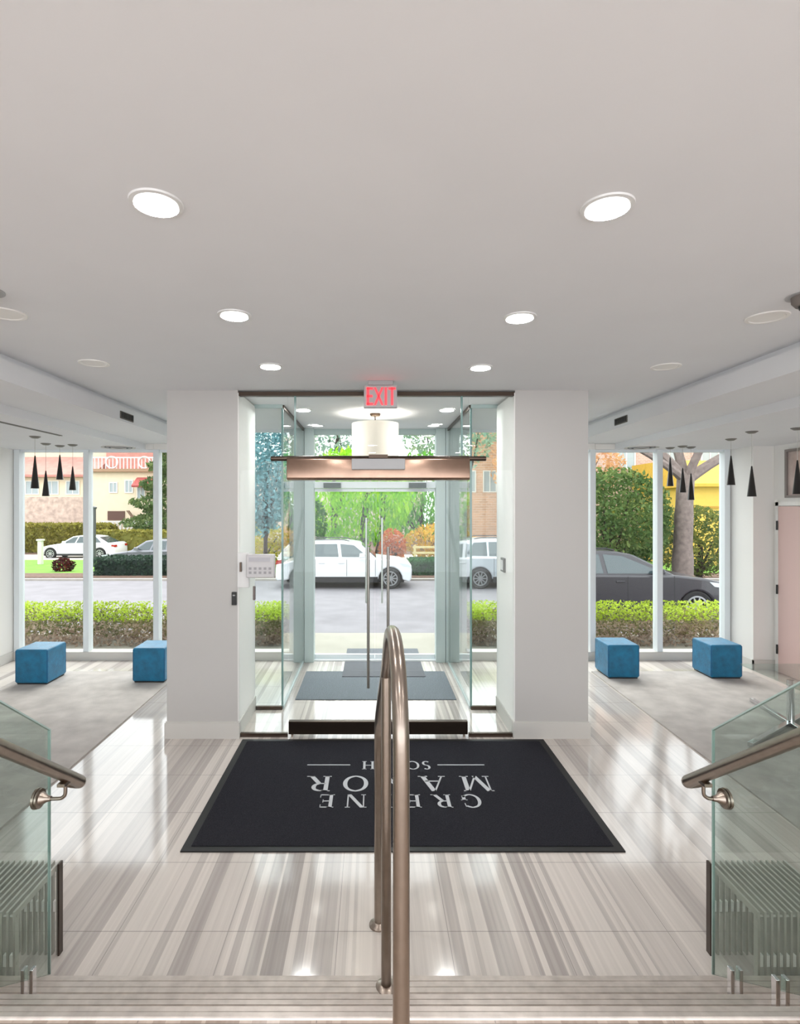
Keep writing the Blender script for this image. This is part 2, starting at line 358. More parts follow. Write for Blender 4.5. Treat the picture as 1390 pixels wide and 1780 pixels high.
# ---------------- vestibule side glass and outer front (plane Y=7.2)
YO = 7.2
def vest(n, xs, xp0, xp1, label):
    v = thing(n, (xs, 5.44, 0), label, 'window', kind='structure')
    pane(xp0, xp1, 5.44, .03, 2.965, v)
    B(xs-.006, xs+.006, 5.45, 7.1, .03, 2.965).build('pane', M_glassg, v)
    B(xp0, xp1, 5.425, 5.455, 0, .035).build('base_channel', M_bronze_d, v); B(xp0, xp1, 5.425, 5.455, 2.965, ZC).build('head_track', M_alug, v)
    B(xs-.012, xs+.012, 5.455, 7.06, 0, .03).build('base_channel', M_alug, v); B(xs-.012, xs+.012, 5.455, 7.06, 2.965, ZC).build('head_track', M_bronze_d, v)
    B(xs-.009, xs+.009, 5.43, 5.45, .035, 2.965).build('corner_joint', M_edge, v)
vest('window_2', -.885, -1.161, -.885, 'left glass side of the entrance vestibule')
vest('window_3', .97, .97, 1.231, 'right glass side of the entrance vestibule')
# outer portal
po = thing('window_4', (.03, YO, 0), 'pale aluminium frame of the outer entrance with transom glass above', 'window', kind='structure')
for x0, x1 in ((-1.0, -.875), (-.87, -.75)): B(x0, x1, 7.06, 7.24, 0, ZC).build('post', M_alug, po, bevel=.004)
for x0, x1 in ((.815, .935), (.94, 1.15)): B(x0, x1, 7.06, 7.24, 0, ZC).build('post', M_alug, po, bevel=.004)
B(-.75, .815, 7.15, 7.25, 2.235, 2.32).build('head_rail', M_alu, po); B(-.75, .815, 7.15, 7.25, 2.93, ZC).build('head_rail', M_alug, po)
pane(-.75, .815, 7.2, 2.32, 2.93, po, M_glass)
B(-.75, .815, 7.12, 7.42, 0, .02).build('threshold', M_alu, po)
def outer_door(n, x0, x1, hx, label):
    d = thing(n, (x0, YO, 0), label, 'door', kind='structure')
    pane(x0+.006, x1-.006, 7.2, .075, 2.19, d, M_glass)
    m = MB().box(x0, x1, 7.18, 7.22, 2.19, 2.23).box(x0, x1, 7.18, 7.22, .02, .075)
    m.build('door_frame', M_alu, d)
    MB().tube([(hx, 7.13, .75), (hx, 7.13, 1.85)], .011, 10).tube([(hx, 7.13, .85), (hx, 7.19, .85)], .007, 8).tube([(hx, 7.13, 1.75), (hx, 7.19, 1.75)], .007, 8).build('pull_handle', mat('pale_steel', (205, 208, 208), .3, metal=1), d, smooth=True)
    xc = x0+.12 if x0 < 0 else x1-.34
    B(xc, xc+.22, 7.09, 7.18, 2.235, 2.30).build('closer', mat('closer_grey', (80, 92, 92), .5), d)
outer_door('door_3', -.748, .03, -.08, 'left outer glass door leaf in a white frame')
outer_door('door_4', .034, .813, .125, 'right outer glass door leaf in a white frame')
# lounge windows
def window(n, xs, label, ztop=2.737, extra=None):
    v = thing(n, ((xs[0]+xs[-1])/2, YO, 0), label, 'window', kind='structure')
    for x in xs: B(x-.036, x+.036, 7.17, 7.29, .11, ztop if abs(x) > 2.5 else ZC).build('mullion', M_alu, v, bevel=.003)
    for a, b_ in zip(xs[:-1], xs[1:]):
        zt = ztop if abs(a+b_)/2 > 2.2 else ZC
        if zt == ztop and abs(a+b_)/2 < 2.6: B(a-.036, b_+.036, 7.19, 7.31, ztop, ZC).build('header_panel', M_wall, v)
        elif zt == ztop and abs(a+b_)/2 < 3.6: B(a+.037 if a > 0 else a-.03, b_-.037 if a < 0 else b_+.03, 7.185, 7.30, ztop+.002, 2.812).build('header_panel', M_wall, v)
        pane(a+.036, b_-.036, 7.24, .11, zt, v, M_glass)
        B(a+.036, b_-.036, 7.2, 7.28, zt-.03, zt).build('head_rail', M_alu, v)
    B(xs[0]-.04, xs[-1]+.04, 7.16, 7.32, 0, .11).build('sill', M_base, v)
window('window_5', [-4.62, -3.72, -2.81, -1.905, -1.04], 'floor to ceiling window of the left lounge')
window('window_6', [1.19, 2.0, 2.865, 3.735, 4.61], 'floor to ceiling window of the right lounge')

# pink door and transom on the right wall
d = thing('door_5', (XR, 6.2, 0), 'dusty pink door in the right wall with three hinges', 'door', kind='structure')
B(4.875, XR, 5.72, 6.64, .008, 2.0).build('leaf', M_door, d, bevel=.004)
m = MB().box(4.885, XR, 6.65, 6.70, 0, 2.05).box(4.885, XR, 5.66, 5.71, 0, 2.05).box(4.885, XR, 5.66, 6.70, 2.005, 2.055)
m.build('door_frame', M_wall, d)
for z in (.28, 1.0, 1.77): MB().tube([(4.868, 6.648, z-.055), (4.868, 6.648, z+.055)], .011, 8).build('hinge', M_black, d)
t = thing('window_7', (XR, 6.1, 2.1), 'small high interior window above the pink door', 'window', kind='structure')
m = MB().box(4.885, XR, 5.62, 6.55, 2.10, 2.13).box(4.885, XR, 5.62, 6.55, 2.64, 2.67).box(4.885, XR, 5.62, 5.65, 2.13, 2.64).box(4.885, XR, 6.52, 6.55, 2.13, 2.64)
m.build('window_frame', mat('grey_frame', (130, 122, 118), .5), t)
B(4.905, XR, 5.65, 6.52, 2.13, 2.64).build('pane', mat('smoky_pane', (176, 160, 154), .12, noise=.25, nscale=4), t)

# carpets
def carpet(x0, x1, label):
    tag(B(x0, x1, 2.75, 6.66, 0, .012).build('carpet', M_carpet, place=(x0, 2.75, 0)), label, 'carpet')
carpet(-4.0, -2.30, 'grey area carpet under the blue cubes in the left lounge')
carpet(2.64, 4.52, 'grey area carpet under the blue cubes in the right lounge')

# ---------------- mats
def letter_parts(ch):
    """polygons of a serif capital, cap height 1, origin bottom left; returns (polys, width)"""
    T, t, s = .17, .06, .045
    P = []
    def R(x0, x1, y0, y1): P.append([(x0, y0), (x1, y0), (x1, y1), (x0, y1)])
    def stem(x, w_, e=.085): R(x, x+w_, 0, 1); R(x-e, x+w_+e, 0, s); R(x-e, x+w_+e, 1-s, 1)
    def diag(xa, ya, xb, yb, w_): P.append([(xa, ya), (xa+w_, ya), (xb+w_, yb), (xb, yb)])
    def arc(cx, cy, rx, ry, a0, a1, thick=T, thin=t, n=22):
        for i in range(n):
            q = []
            for a, k in ((a0+(a1-a0)*i/n, 0), (a0+(a1-a0)*(i+1)/n, 0)):
                a = math.radians(a); wd = thin+(thick-thin)*abs(math.cos(a))
                q.append(((cx+rx*math.cos(a), cy+ry*math.sin(a)), (cx+(rx-wd)*math.cos(a), cy+(ry-min(wd, thin*1.2+.02))*math.sin(a))))
            P.append([q[0][0], q[1][0], q[1][1], q[0][1]])
    if ch == 'O': arc(.5, .5, .5, .52, 0, 360, n=36); W = 1.0
    elif ch == 'G':
        arc(.5, .5, .5, .52, 52, 325, n=30); R(.74, .91, .1, .45); R(.66, .99, .41, .45); P.append([(.79, .92), (.83, .95), (.86, .68), (.82, .68)]); W = .98
    elif ch == 'E':
        stem(.08, T); R(.2, .68, 1-t, 1); R(.2, .72, 0, t); R(.2, .55, .48, .54); R(.64, .68, .78, 1); R(.68, .72, 0, .24); R(.53, .57, .4, .62); W = .76
    elif ch == 'R':
        stem(.08, T); arc(.4, .74, .33, .26, -90, 90); R(.2, .42, 1-t, 1); R(.2, .42, .48, .54); diag(.70, 0, .36, .5, .2); R(.68, 1.0, 0, s); W = .95
    elif ch == 'N':
        R(.08, .14, 0, 1); R(-.0, .24, 0, s); R(-.04, .14, 1-s, 1); diag(.74, 0, .08, 1, .2); R(.86, .93, .0, 1); R(.77, 1.02, 1-s, 1); W = 1.0
    elif ch == 'M':
        R(.1, .16, 0, 1); R(0, .27, 0, s); R(0, .2, 1-s, 1); diag(.5, 0, .1, 1, .18); diag(.52, 0, .93, 1, .08); R(.93, 1.1, 0, 1); R(.84, 1.2, 0, s); R(.95, 1.18, 1-s, 1); W = 1.2
    elif ch == 'A':
        diag(.06, 0, .44, 1, .07); diag(.78, 0, .42, 1, .19); R(.22, .8, .32, .38); R(-.04, .24, 0, s); R(.68, 1.06, 0, s); W = 1.0
    elif ch == 'H':
        stem(.08, T); stem(.7, T); R(.2, .75, .47, .53); W = .95
    elif ch == 'U':
        R(.08, .25, .3, 1); R(0, .33, 1-s, 1); arc(.46, .32, .38, .34, 180, 360); R(.78, .84, .3, 1); R(.7, .92, 1-s, 1); W = .92
    elif ch == 'T':
        stem(.36, T); R(0, .89, 1-t, 1); R(0, .05, .78, 1); R(.84, .89, .78, 1); W = .89
    elif ch == 'S':
        arc(.36, .75, .28, .27, 40, 270); arc(.36, .25, .30, .27, -140, 90); W = .7
    return P, W
rug = thing('entrance_mat', (.176, 3.96, 0), 'large black entrance mat with upside down GREENE MANOR SOUTH lettering', 'mat')
B(-1.06, 1.412, 3.235, 4.68, 0, .011).build('pile', M_mat, rug)
MB().box(-1.11, 1.462, 3.19, 3.235, 0, .008).box(-1.11, 1.462, 4.68, 4.722, 0, .008).box(-1.11, -1.06, 3.235, 4.68, 0, .008).box(1.412, 1.462, 3.235, 4.68, 0, .008).build('border', M_rubber, rug)
lm = MB()
def word(s, xs, ytop, h, wsc=1.0):
    """rotated half a turn: it reads from the door; ytop is the Y of the letters' top edge (nearest the stairs)"""
    for ch, xc in zip(s, xs):
        P, W = letter_parts(ch)
        for p in P:
            lm.prism([(xc+(W/2-u)*h*wsc, ytop+(1-v)*h) for u, v in p], 'z', .0105, .0125)
word('GREENE', [.667, .470, .275, .08, -.112, -.31], 3.645, .165, .82)
word('MANOR', [.745, .435, .16, -.12, -.385], 3.855, .215, .84)
word('SOUTH', [.415, .309, .20, .085, -.03], 4.175, .13, .78)
lm.box(.50, .86, 4.24, 4.252, .0105, .0125).box(-.50, -.17, 4.24, 4.252, .0105, .0125)
tag(lm.build('lettering', M_letter, rug), 'pale serif lettering')
tag(B(-.795, .866, 5.70, 6.667, 0, .009).build('door_mat', M_mat2, place=(.03, 6.2, 0)), 'wide slate grey mat lying just inside the vestibule', 'mat')
m = MB()   # smaller mat overlapping the wide one
for ya, yb, za, zb in ((6.44, 6.667, .0095, .0095), (6.667, 6.72, .0095, 0), (6.72, 7.1, 0, 0)):
    m.add([(-.353, ya, za), (.62, ya, za), (.62, yb, zb), (-.353, yb, zb), (-.353, ya, za+.007), (.62, ya, za+.007), (.62, yb, zb+.007), (-.353, yb, zb+.007)],
          [(0,1,2,3), (4,5,6,7), (0,1,5,4), (1,2,6,5), (2,3,7,6), (3,0,4,7)])
M_mat3 = mat('dark_grey_mat', (92, 95, 101), .95, noise=.35, nscale=120)
tag(m.build('door_mat', M_mat3, place=(.13, 6.77, 0)), 'small dark mat overlapping the wide one before the outer doors', 'mat')
tag(B(-.35, .63, 7.46, 7.72, 0, .012).build('door_mat', M_mat3, place=(.13, 7.6, 0)), 'narrow dark mat outside the outer doors', 'mat')

# ---------------- handrails
cr = thing('stair_handrail', (.06, 1.36, Z3), 'bent steel tube handrail standing in the middle of the steps', 'handrail')
def smoothpath(pts, n=6):
    pts = [Vector(p) for p in pts]; out = []
    for i in range(len(pts)-1):
        p0 = pts[max(i-1, 0)]; p1 = pts[i]; p2 = pts[i+1]; p3 = pts[min(i+2, len(pts)-1)]
        for k in range(n):
            t_ = k/n; out.append(.5*((2*p1)+(-p0+p2)*t_+(2*p0-5*p1+4*p2-p3)*t_*t_+(-p0+3*p1-3*p2+p3)*t_**3))
    out.append(pts[-1]); return out
path = [(.071, 1.36, Z3), (.071, 1.36, 1.0), (.071, 1.36, 1.36), (.070, 1.385, 1.48), (.068, 1.47, 1.575), (.064, 1.60, 1.617), (.06, 1.75, 1.60), (.057, 1.88, 1.53),
        (.053, 2.05, 1.40), (.042, 2.3, 1.212), (.034, 2.5, 1.06), (.031, 2.59, .975), (.030, 2.632, .87), (.030, 2.637, .7), (.030, 2.637, 0.004)]
MB().tube(smoothpath(path, 7), .021, 18).build('rail', M_steel, cr, smooth=True)
MB().tube([(.0525, 2.1, Z1), (.0525, 2.1, 1.36)], .019, 16).build('post', M_steel, cr, smooth=True)
MB().lathe([(.0, 0.0), (.045, 0.0), (.045, .006), (.03, .014), (.022, .02), (0, .02)], (.030, 2.637, 0), close=False).build('floor_flange', M_steel, cr, smooth=True)
MB().lathe([(.0, 0.0), (.04, 0.0), (.04, .006), (.024, .014), (0, .014)], (.0525, 2.1, Z1), close=False).build('floor_flange', M_steel, cr, smooth=True)
MB().lathe([(.0, 0.0), (.04, 0.0), (.04, .006), (.024, .014), (0, .014)], (.071, 1.36, Z3), close=False).build('floor_flange', M_steel, cr, smooth=True)

def guard(sgn, xg, label_g, label_r):
    g = thing('glass_guard', (xg, 2.1, Z1), label_g, 'glass guard')
    msl = .74
    Y0 = 2.105; Yn = .9
    poly = [(Y0, .215), (Y0, 1.145), (Yn, 1.145+msl*(Y0-Yn)), (Yn, .215+.70*(Y0-Yn))]
    MB().prism(poly, 'x', xg-.005, xg+.005).build('glass_panel', M_guard, g)
    e = MB()
    e.prism([(Y0, .215), (Y0, 1.145), (Y0+.004, 1.147), (Y0+.004, .215)], 'x', xg-.0052, xg+.0052)
    e.prism([(Y0+.004, 1.143), (Y0+.004, 1.149), (Yn, 1.149+msl*(Y0-Yn)), (Yn, 1.143+msl*(Y0-Yn))], 'x', xg-.0052, xg+.0052)
    e.build('edge', M_edge2, g)
    for yc, zt, zb in ((1.98, .345, Z1), (1.76, .50, Z2), (1.5, .70, Z3), (1.1, .97, Z3)):
        m = MB().box(xg-.022, xg-.009, yc-.012, yc+.012, zb, zt).box(xg+.009, xg+.022, yc-.012, yc+.012, zb, zt).box(xg-.03, xg+.03, yc-.035, yc+.035, zb, zb+.01)
        m.build('clamp', M_chrome, g, bevel=.002)
    # wall-mounted style rail on the glass
    r = thing('side_handrail', (xg-sgn*.12, 2.1, .95), label_r, 'handrail')
    xr = xg-sgn*(.095 if sgn > 0 else .115)
    def rz(y): return .95+.725*(2.108-y)
    dirv = Vector((0, 1, -.725)).normalized()
    end = Vector((xr, 2.108, .95))
    pts = [(xr, .75, rz(.75)), (xr, 1.4, rz(1.4)), tuple(end)]
    MB().tube(pts, .0225, 20, caps=True).build('rail', M_steel, r, smooth=True)
    # open rounded return at the end of the rail
    ret = [tuple(end), tuple(end+dirv*.012+Vector((sgn*.004, 0, 0))), tuple(end+dirv*.022+Vector((sgn*.018, 0, 0))), tuple(end+dirv*.016+Vector((sgn*.038, 0, 0))), tuple(end+dirv*-.002+Vector((sgn*.052, 0, 0)))]
    MB().tube(ret, [.0225, .0225, .0215, .02, .019], 16).build('end_return', M_steel, r, smooth=True)
    for yb in (2.01, 1.25):
        za = rz(yb); zf = za-.085
        b_ = thing_part = None
        bo = MB().tube(smoothpath([(xr, yb, za-.02), (xr, yb, zf+.02), (xr+sgn*.008, yb, zf+.006), (xr+sgn*.025, yb, zf), (xg-sgn*.02, yb, zf)], 5), .0065, 12)
        bo.box(xr-.014, xr+.014, yb-.03, yb+.03, za-.030, za-.018)
        br = bo.build('bracket', M_steel, r, smooth=True)
        prof = [(0, .055), (.009, .055), (.012, .04), (.022, .026), (.024, .02), (.034, .018), (.034, .011), (.030, .010), (.036, .009), (.036, 0), (0, 0)]
        MB().lathe([(rr, xg-sgn*(.008+hh)) for rr, hh in prof], (0, yb, zf), 'x', 24, close=False).build('flange', M_steel, br, smooth=True)
guard(1, 1.30, 'sloping green tinted glass guard on the right side of the steps', 'steel handrail bracketed to the right glass guard')
guard(-1, -1.232, 'sloping green tinted glass guard on the left side of the steps', 'steel handrail bracketed to the left glass guard')

# ---------------- slatted metal stools beside the steps
def slat_stool(x0, flip, label):
    s = thing('slatted_stool', (x0+.17, 2.33, 0), label, 'stool', 'slatted metal cube stools beside the steps')
    n = 14; p = .0258; h = .408; y0, y1 = 2.165, 2.485
    for i in range(n):
        x = x0+i*p
        m = MB()
        tk = .0045
        w2 = .024
        m.box(x-tk, x+tk, y0, y1, h-w2, h).box(x-tk, x+tk, y0, y0+w2, 0, h-w2).box(x-tk, x+tk, y1-w2, y1, 0, h-w2)
        endbar = (i == (n-1 if flip else 0))
        m.build('slat', M_slat, s)
    xe = x0+(n-1)*p+.0055 if flip else x0-.0135
    MB().box(xe, xe+.008, y1-.03, y1, 0, h).build('shaded_end_post', M_slatd, s)  # dark colour stands in for the shaded outer side of the rear leg
    for yy in (y0+.012, y1-.012):
        for zz in (.20, .385):
            MB().tube([(x0-.006, yy, zz), (x0+(n-1)*p+.006, yy, zz)], .005, 8).build('cross_rod', M_slat, s)
        m = MB()
        for i in range(n-1):
            xa = x0+i*p+.0055; m.box(xa, x0+(i+1)*p-.0055, yy-.008, yy+.008, .19, .235)
        m.build('spacer_row', mat('pale_spacer', (244, 244, 240), .4), s)
slat_stool(1.515, False, 'slatted metal cube stool right of the steps, behind the right glass guard')
slat_stool(-1.405-.0258*13, True, 'slatted metal cube stool left of the steps, behind the left glass guard')

# ---------------- blue cubes
def cube(x0, y0, wd, label, first=None):
    if first is None:
        o = B(-.18, .18, -.19, .19, .012, .39).build('cube_ottoman', M_blue, bevel=.018, seg=4)
        f = B(-.165, .165, -.175, .175, 0, .014).build('base', M_black, o)
        pp = MB()
        for sx in (-1, 1):
            for sy in (-1, 1): pp.tube([(sx*.176, sy*.186, .03), (sx*.176, sy*.186, .375)], .0035, 6)
        pp.build('piping', mat('blue_piping', (10, 84, 132), .7), o)
    else: o = copy_tree(first)
    o.location = (x0+.18, y0+.19, .012)
    return tag(o, label, 'ottoman', 'blue cube ottomans in the lounges')
c0 = cube(-3.98, 6.154, .36, 'blue velvet cube ottoman beside the left wall')
cube(-2.70, 6.22, .36, 'blue velvet cube ottoman half hidden behind the left pillar', c0)
cube(2.715, 6.36, .36, 'blue velvet cube ottoman standing nearest the right pillar', c0)
cube(3.90, 6.36, .36, 'blue velvet cube ottoman nearest the pink door', c0)

# ---------------- glass coffee table with crossed chrome base
ct = thing('coffee_table', (3.8, 5.02, .012), 'glass table with a crossed chrome base on the right carpet', 'table')
def bar(a, b_, w2, z0, z1):
    a = Vector(a); b_ = Vector(b_); d_ = (b_-a).normalized(); n_ = Vector((-d_.y, d_.x))*w2
    return [(a+n_), (b_+n_), (b_-n_), (a-n_)]
for a, b_ in (((3.86, 5.62), (3.72, 4.42)), ((3.12, 4.56), (4.40, 5.44))):
    MB().prism([tuple(p) for p in bar(a, b_, .022, 0, 0)], 'z', .014, .05).build('base_bar', M_chrome, ct, bevel=.002)
MB().tube([(3.8, 5.02, .05), (3.8, 5.02, .42)], .03, 14).build('stem', M_chrome, ct, smooth=True)
B(3.66, 4.32, 4.55, 5.5, .42, .432).build('table_top', M_guard, ct)

# ---------------- ceiling lights
def downlight(x, y, lit=True, z=ZC, first=None, r=.085):
    o = empty('recessed_downlight', (0, 0, 0)) if first is None else copy_tree(first)
    if first is None:
        MB().lathe([(r*.78, -.002), (r*.84, -.007), (r, -.006), (r*1.02, 0), (r*.78, 0)], close=False).build('trim_ring', M_white if lit else M_off, o, smooth=True)
        MB().lathe([(0, -.0035), (r*.79, -.0035), (r*.79, -.001), (0, -.001)], close=False).build('diffuser', M_lamp if lit else M_off, o)
    o.location = (x, y, z)
    if lit and y < 6.2:
        ld = bpy.data.lights.new('downlight_beam', 'AREA'); ld.shape = 'DISK'; ld.size = .14; ld.energy = LAMP*(3 if y > 5 else 1); ld.color = (1, .98, .96)
        lo = bpy.data.objects.new('downlight_beam', ld); C.objects.link(lo); lo.location = (0, 0, -.012); lo.parent = o
        lo.visible_camera = True
    return o
dl = None
for i, (x, y, lab) in enumerate([(-.7116, 1.82, 'lit recessed downlight nearest the steps, left row'), (.783, 1.843, 'lit recessed downlight nearest the steps, right row'),
        (-.72, 2.883, 'lit recessed downlight, middle one of the left row'), (.778, 2.918, 'lit recessed downlight, middle one of the right row'),
        (-.725, 3.934, 'lit recessed downlight nearest the left pillar'), (.777, 3.967, 'lit recessed downlight nearest the right pillar'),
        (-.714, 5.71, 'lit downlight in the vestibule ceiling behind the left door'), (.77, 5.71, 'lit downlight in the vestibule ceiling behind the right door'),
        (-.68, 6.85, 'lit downlight by the outer transom glass, left of the drum lamp'), (.755, 6.85, 'lit downlight by the outer transom glass, right of the drum lamp')]):
    o = downlight(x, y, True, r=.085)
    tag(o, lab, 'ceiling light', 'recessed ceiling downlights')
for x, y, lab in ((-1.907, 2.866, 'unlit round downlight cut by the left picture edge'), (2.085, 2.918, 'unlit round downlight by the dark detector on the right'),
        (-1.943, 3.855, 'unlit round downlight beside the left soffit, towards the pillar'), (2.098, 3.95, 'unlit round downlight beside the right soffit, towards the pillar')):
    o = downlight(x, y, False, r=.10); tag(o, lab, 'ceiling light', 'unlit ceiling downlights')
# unseen fill lights added over the landing behind the viewer
for x in (-1.6, 0, 1.6):
    for y in (.6, -.6, -1.8):
        o = downlight(x, y, True, r=.085); tag(o, 'unseen downlight added as fill over the upper landing', 'ceiling light', 'added landing fill lights')

def detector(x, y, label):
    t = thing('smoke_detector', (x, y, ZC), label, 'smoke detector')
    MB().lathe([(0, -.004), (.085, -.004), (.085, 0), (0, 0)], (x, y, ZC), close=False).build('base_plate', M_exit, t, smooth=True)
    MB().lathe([(0, -.05), (.045, -.05), (.06, -.03), (.062, -.004), (0, -.004)], (x, y, ZC), close=False).build('sensor_body', mat('taupe_plastic', (120, 112, 108), .5), t, smooth=True)
    MB().lathe([(.0, -.066), (.03, -.064), (.034, -.05), (0, -.05)], (x, y, ZC), close=False).build('sensor_cap', M_black, t, smooth=True)
detector(2.06, 2.62, 'dark round detector on the ceiling at the right edge')
detector(-1.80, 2.56, 'dark round detector on the ceiling at the left edge')

# vents
def wall_vent(x, y, z, sg, label):
    t = thing('air_vent', (x, y, z), label, 'vent')
    a, b_ = sorted((x, x-sg*.008))
    B(a, b_, y-.14, y+.14, z-.035, z+.035).build('vent_frame', mat('vent_grey', (96, 92, 86), .5), t)
    m = MB()
    for i in range(9):
        yy = y-.12+i*.03; a, b_ = sorted((x-sg*.008, x-sg*.013)); m.box(a, b_, yy-.009, yy+.009, z-.026, z+.026)
    m.build('grille', M_black, t)
wall_vent(-2.389, 5.37, 2.87, -1, 'small black vent grille on the left soffit face')
wall_vent(2.553, 5.67, 2.88, 1, 'small black vent grille on the right soffit face')
def round_vent(x, y, label):
    t = thing('round_vent', (x, y, 2.737), label, 'vent')
    for i, (r0, r1) in enumerate(((.17, .2), (.115, .145), (.06, .09))):
        MB().lathe([(r0, -.004-.004*i), (r1, -.010-.004*i), (r1, 0), (r0, 0)], (x, y, 2.737), close=False).build('ring', M_base if i != 1 else M_exit, t, smooth=True)
    MB().lathe([(0, -.003), (.16, -.003), (.16, 0), (0, 0)], (x, y, 2.737), close=False).build('duct', mat('duct_grey', (70, 68, 66), .7), t)
round_vent(3.37, 6.92, 'round dark ceiling vent in the right lounge before the window')
round_vent(-3.17, 6.9, 'round dark ceiling vent in the left lounge before the window')
tag(B(-3.26, -3.225, 3.6, 5.75, 2.731, 2.737).build('slot_vent', mat('slot_grey', (110, 108, 104), .6), place=(-3.24, 4.7, 2.737)), 'long thin grey air slot in the left lounge ceiling', 'vent')

# cone pendants
def pendant(x, y, zb, L, first=None):
    o = empty('cone_pendant', (0, 0, 0))
    MB().lathe([(0, -.022), (.03, -.02), (.055, -.004), (.055, 0), (0, 0)], (0, 0, 0), n=20, close=False).build('canopy', mat('canopy_grey', (110, 106, 100), .4), o, smooth=True)
    zt = zb+L-2.737
    MB().tube([(0, 0, zt), (0, 0, -.02)], .0022, 6).build('cord', mat('pale_cord', (190, 188, 184), .6), o)
    MB().lathe([(.005, zt), (.007, zt-.01), (.04, zt-L+.004), (.042, zt-L), (.036, zt-L), (.0, zt-L+.02)], n=20, close=False).build('cone_shade', M_cone, o, smooth=True)
    o.location = (x, y, 2.737); return o
pl = [(-3.56, 5.83, 849, .345, 'black cone pendant nearest the left wall'), (-3.83, 6.48, 862.5, .30, 'lowest hanging black cone pendant of the left cluster'),
      (-3.79, 6.70, 833.7, .30, 'highest hanging black cone pendant of the left cluster'), (-3.58, 6.60, 852, .285, 'black cone pendant nearest the first mullion of the left cluster'),]
for x, y, py, L, lab in pl:
    tag(pendant(x, y, 2-(py-880)*y/960, L), lab, 'pendant light', 'black cone pendants of the left lounge')
pr_ = [(3.735, 6.93, 845, .36, 'narrow black cone pendant beside the middle mullion of the right window'), (3.79, 6.75, 856, .30, 'black cone pendant hanging just left of the tree trunk'),
       (3.955, 6.86, 869, .33, 'black cone pendant hanging in front of the tree trunk'), (3.92, 6.04, 843, .32, 'black cone pendant in front of the right window frame'),
       (3.735, 5.44, 863, .30, 'black cone pendant in front of the white wall stub'), (4.0, 5.2, 859, .32, 'black cone pendant in front of the high interior window')]
for x, y, py, L, lab in pr_:
    tag(pendant(x, y, 2-(py-880)*y/960, L), lab, 'pendant light', 'black cone pendants of the right lounge')

# drum lamp
dr = thing('drum_lamp', (.03, 5.96, 2.5), 'white drum lamp hanging in the vestibule', 'pendant light')
MB().lathe([(0, ZC-.03), (.05, ZC-.03), (.06, ZC-.01), (.06, ZC), (0, ZC)], (.03, 5.96, 0), close=False).build('canopy', M_bronze_d, dr, smooth=True)
MB().tube([(.03, 5.96, 2.8), (.03, 5.96, ZC-.02)], .006, 8).build('rod', M_bronze_d, dr)
MB().lathe([(.25, 2.51), (.252, 2.89), (.247, 2.89), (.245, 2.51), (.25, 2.51)], (.03, 5.96, 0), n=48, close=False).build('lamp_shade', M_shade, dr, smooth=True)
MB().lathe([(0, 2.53), (.244, 2.53), (.244, 2.536), (0, 2.536)], (.03, 5.96, 0), n=48, close=False).build('diffuser', M_shade, dr)

drl = bpy.data.lights.new('drum_bulb', 'POINT'); drl.energy = 9; drl.shadow_soft_size = .06; drl.color = (1, .97, .93)
dro = bpy.data.objects.new('drum_bulb', drl); C.objects.link(dro); dro.location = (.03, 5.96, 2.75); dro.location = Vector((.03, 5.96, 2.75))-Vector((.03, 5.96, 2.5)); dro.parent = dr
# exit sign
ex = thing('exit_sign', (.065, 4.42, ZC), 'red EXIT sign hanging from the ceiling before the glass screen', 'sign')
B(-.035, .165, 4.39, 4.45, ZC-.035, ZC).build('canopy', M_exit, ex, bevel=.004)
B(-.068, .197, 4.395, 4.445, 2.785, 2.965).build('housing', M_exit, ex, bevel=.005)
m = MB(); yy0, yy1 = 4.389, 4.396; z0, z1 = 2.805, 2.945
def XB(x0, x1, a, b_): m.box(x0, x1, yy0, yy1, a, b_)
x = -.045
XB(x, x+.019, z0, z1); XB(x, x+.05, z1-.018, z1); XB(x, x+.046, 2.867, 2.884); XB(x, x+.05, z0, z0+.018)
x = .02
for (a, b_) in (((x, z0), (x+.06, z1)), ((x+.06, z0), (x, z1))):
    wd = .017; m.prism([(a[0], a[1]), (a[0]+wd*(1 if a[0] < b_[0] else -1)*0+wd/2, a[1]), (b_[0]+wd/2, b_[1]), (b_[0]-wd/2, b_[1]), (a[0]-wd/2, a[1])], 'y', yy0, yy1)
XB(.098, .115, z0, z1)
XB(.128, .185, z1-.018, z1); XB(.148, .165, z0, z1)
m.build('lettering', M_red, ex)

# intercom, readers
ic = thing('intercom_panel', (-.96, 4.72, 1.39), 'pale grey intercom panel with keypad beside the left door', 'intercom')
B(-1.075, -.835, 4.70, 4.76, 1.39, 1.59).build('housing', mat('intercom_grey', (200, 198, 200), .4), ic, bevel=.008)
m = MB()
for i in range(5):
    for j in range(2): m.box(-1.05+i*.042, -1.028+i*.042, 4.695, 4.70, 1.425+j*.035, 1.445+j*.035)
m.build('keypad', mat('key_grey', (160, 158, 162), .5), ic)
B(-1.05, -.87, 4.696, 4.70, 1.53, 1.565).build('display_strip', mat('strip_grey', (178, 176, 182), .3), ic)
B(-1.161, -1.06, 4.745, 4.79, 1.30, 1.60).build('mounting_arm', M_white, ic, bevel=.004)
B(-1.135, -1.12, 4.72, 4.745, 1.44, 1.52).build('latch', M_bronze_d, ic)
hn = thing('lever_handle', (-1.02, 4.77, 1.25), 'small dark lever under the intercom panel', 'handle')
B(-1.03, -1.012, 4.76, 4.794, 1.19, 1.31).build('plate', mat('brown_grey_metal', (110, 100, 98), .4, metal=.6), hn, bevel=.003)
cd = thing('card_reader', (-1.19, 4.764, 1.15), 'small black card reader at the edge of the left pillar', 'card reader')
B(-1.208, -1.168, 4.74, 4.764, 1.15, 1.262).build('housing', M_black, cd, bevel=.003)
B(-1.198, -1.178, 4.737, 4.74, 1.23, 1.24).build('indicator', M_exit, cd)
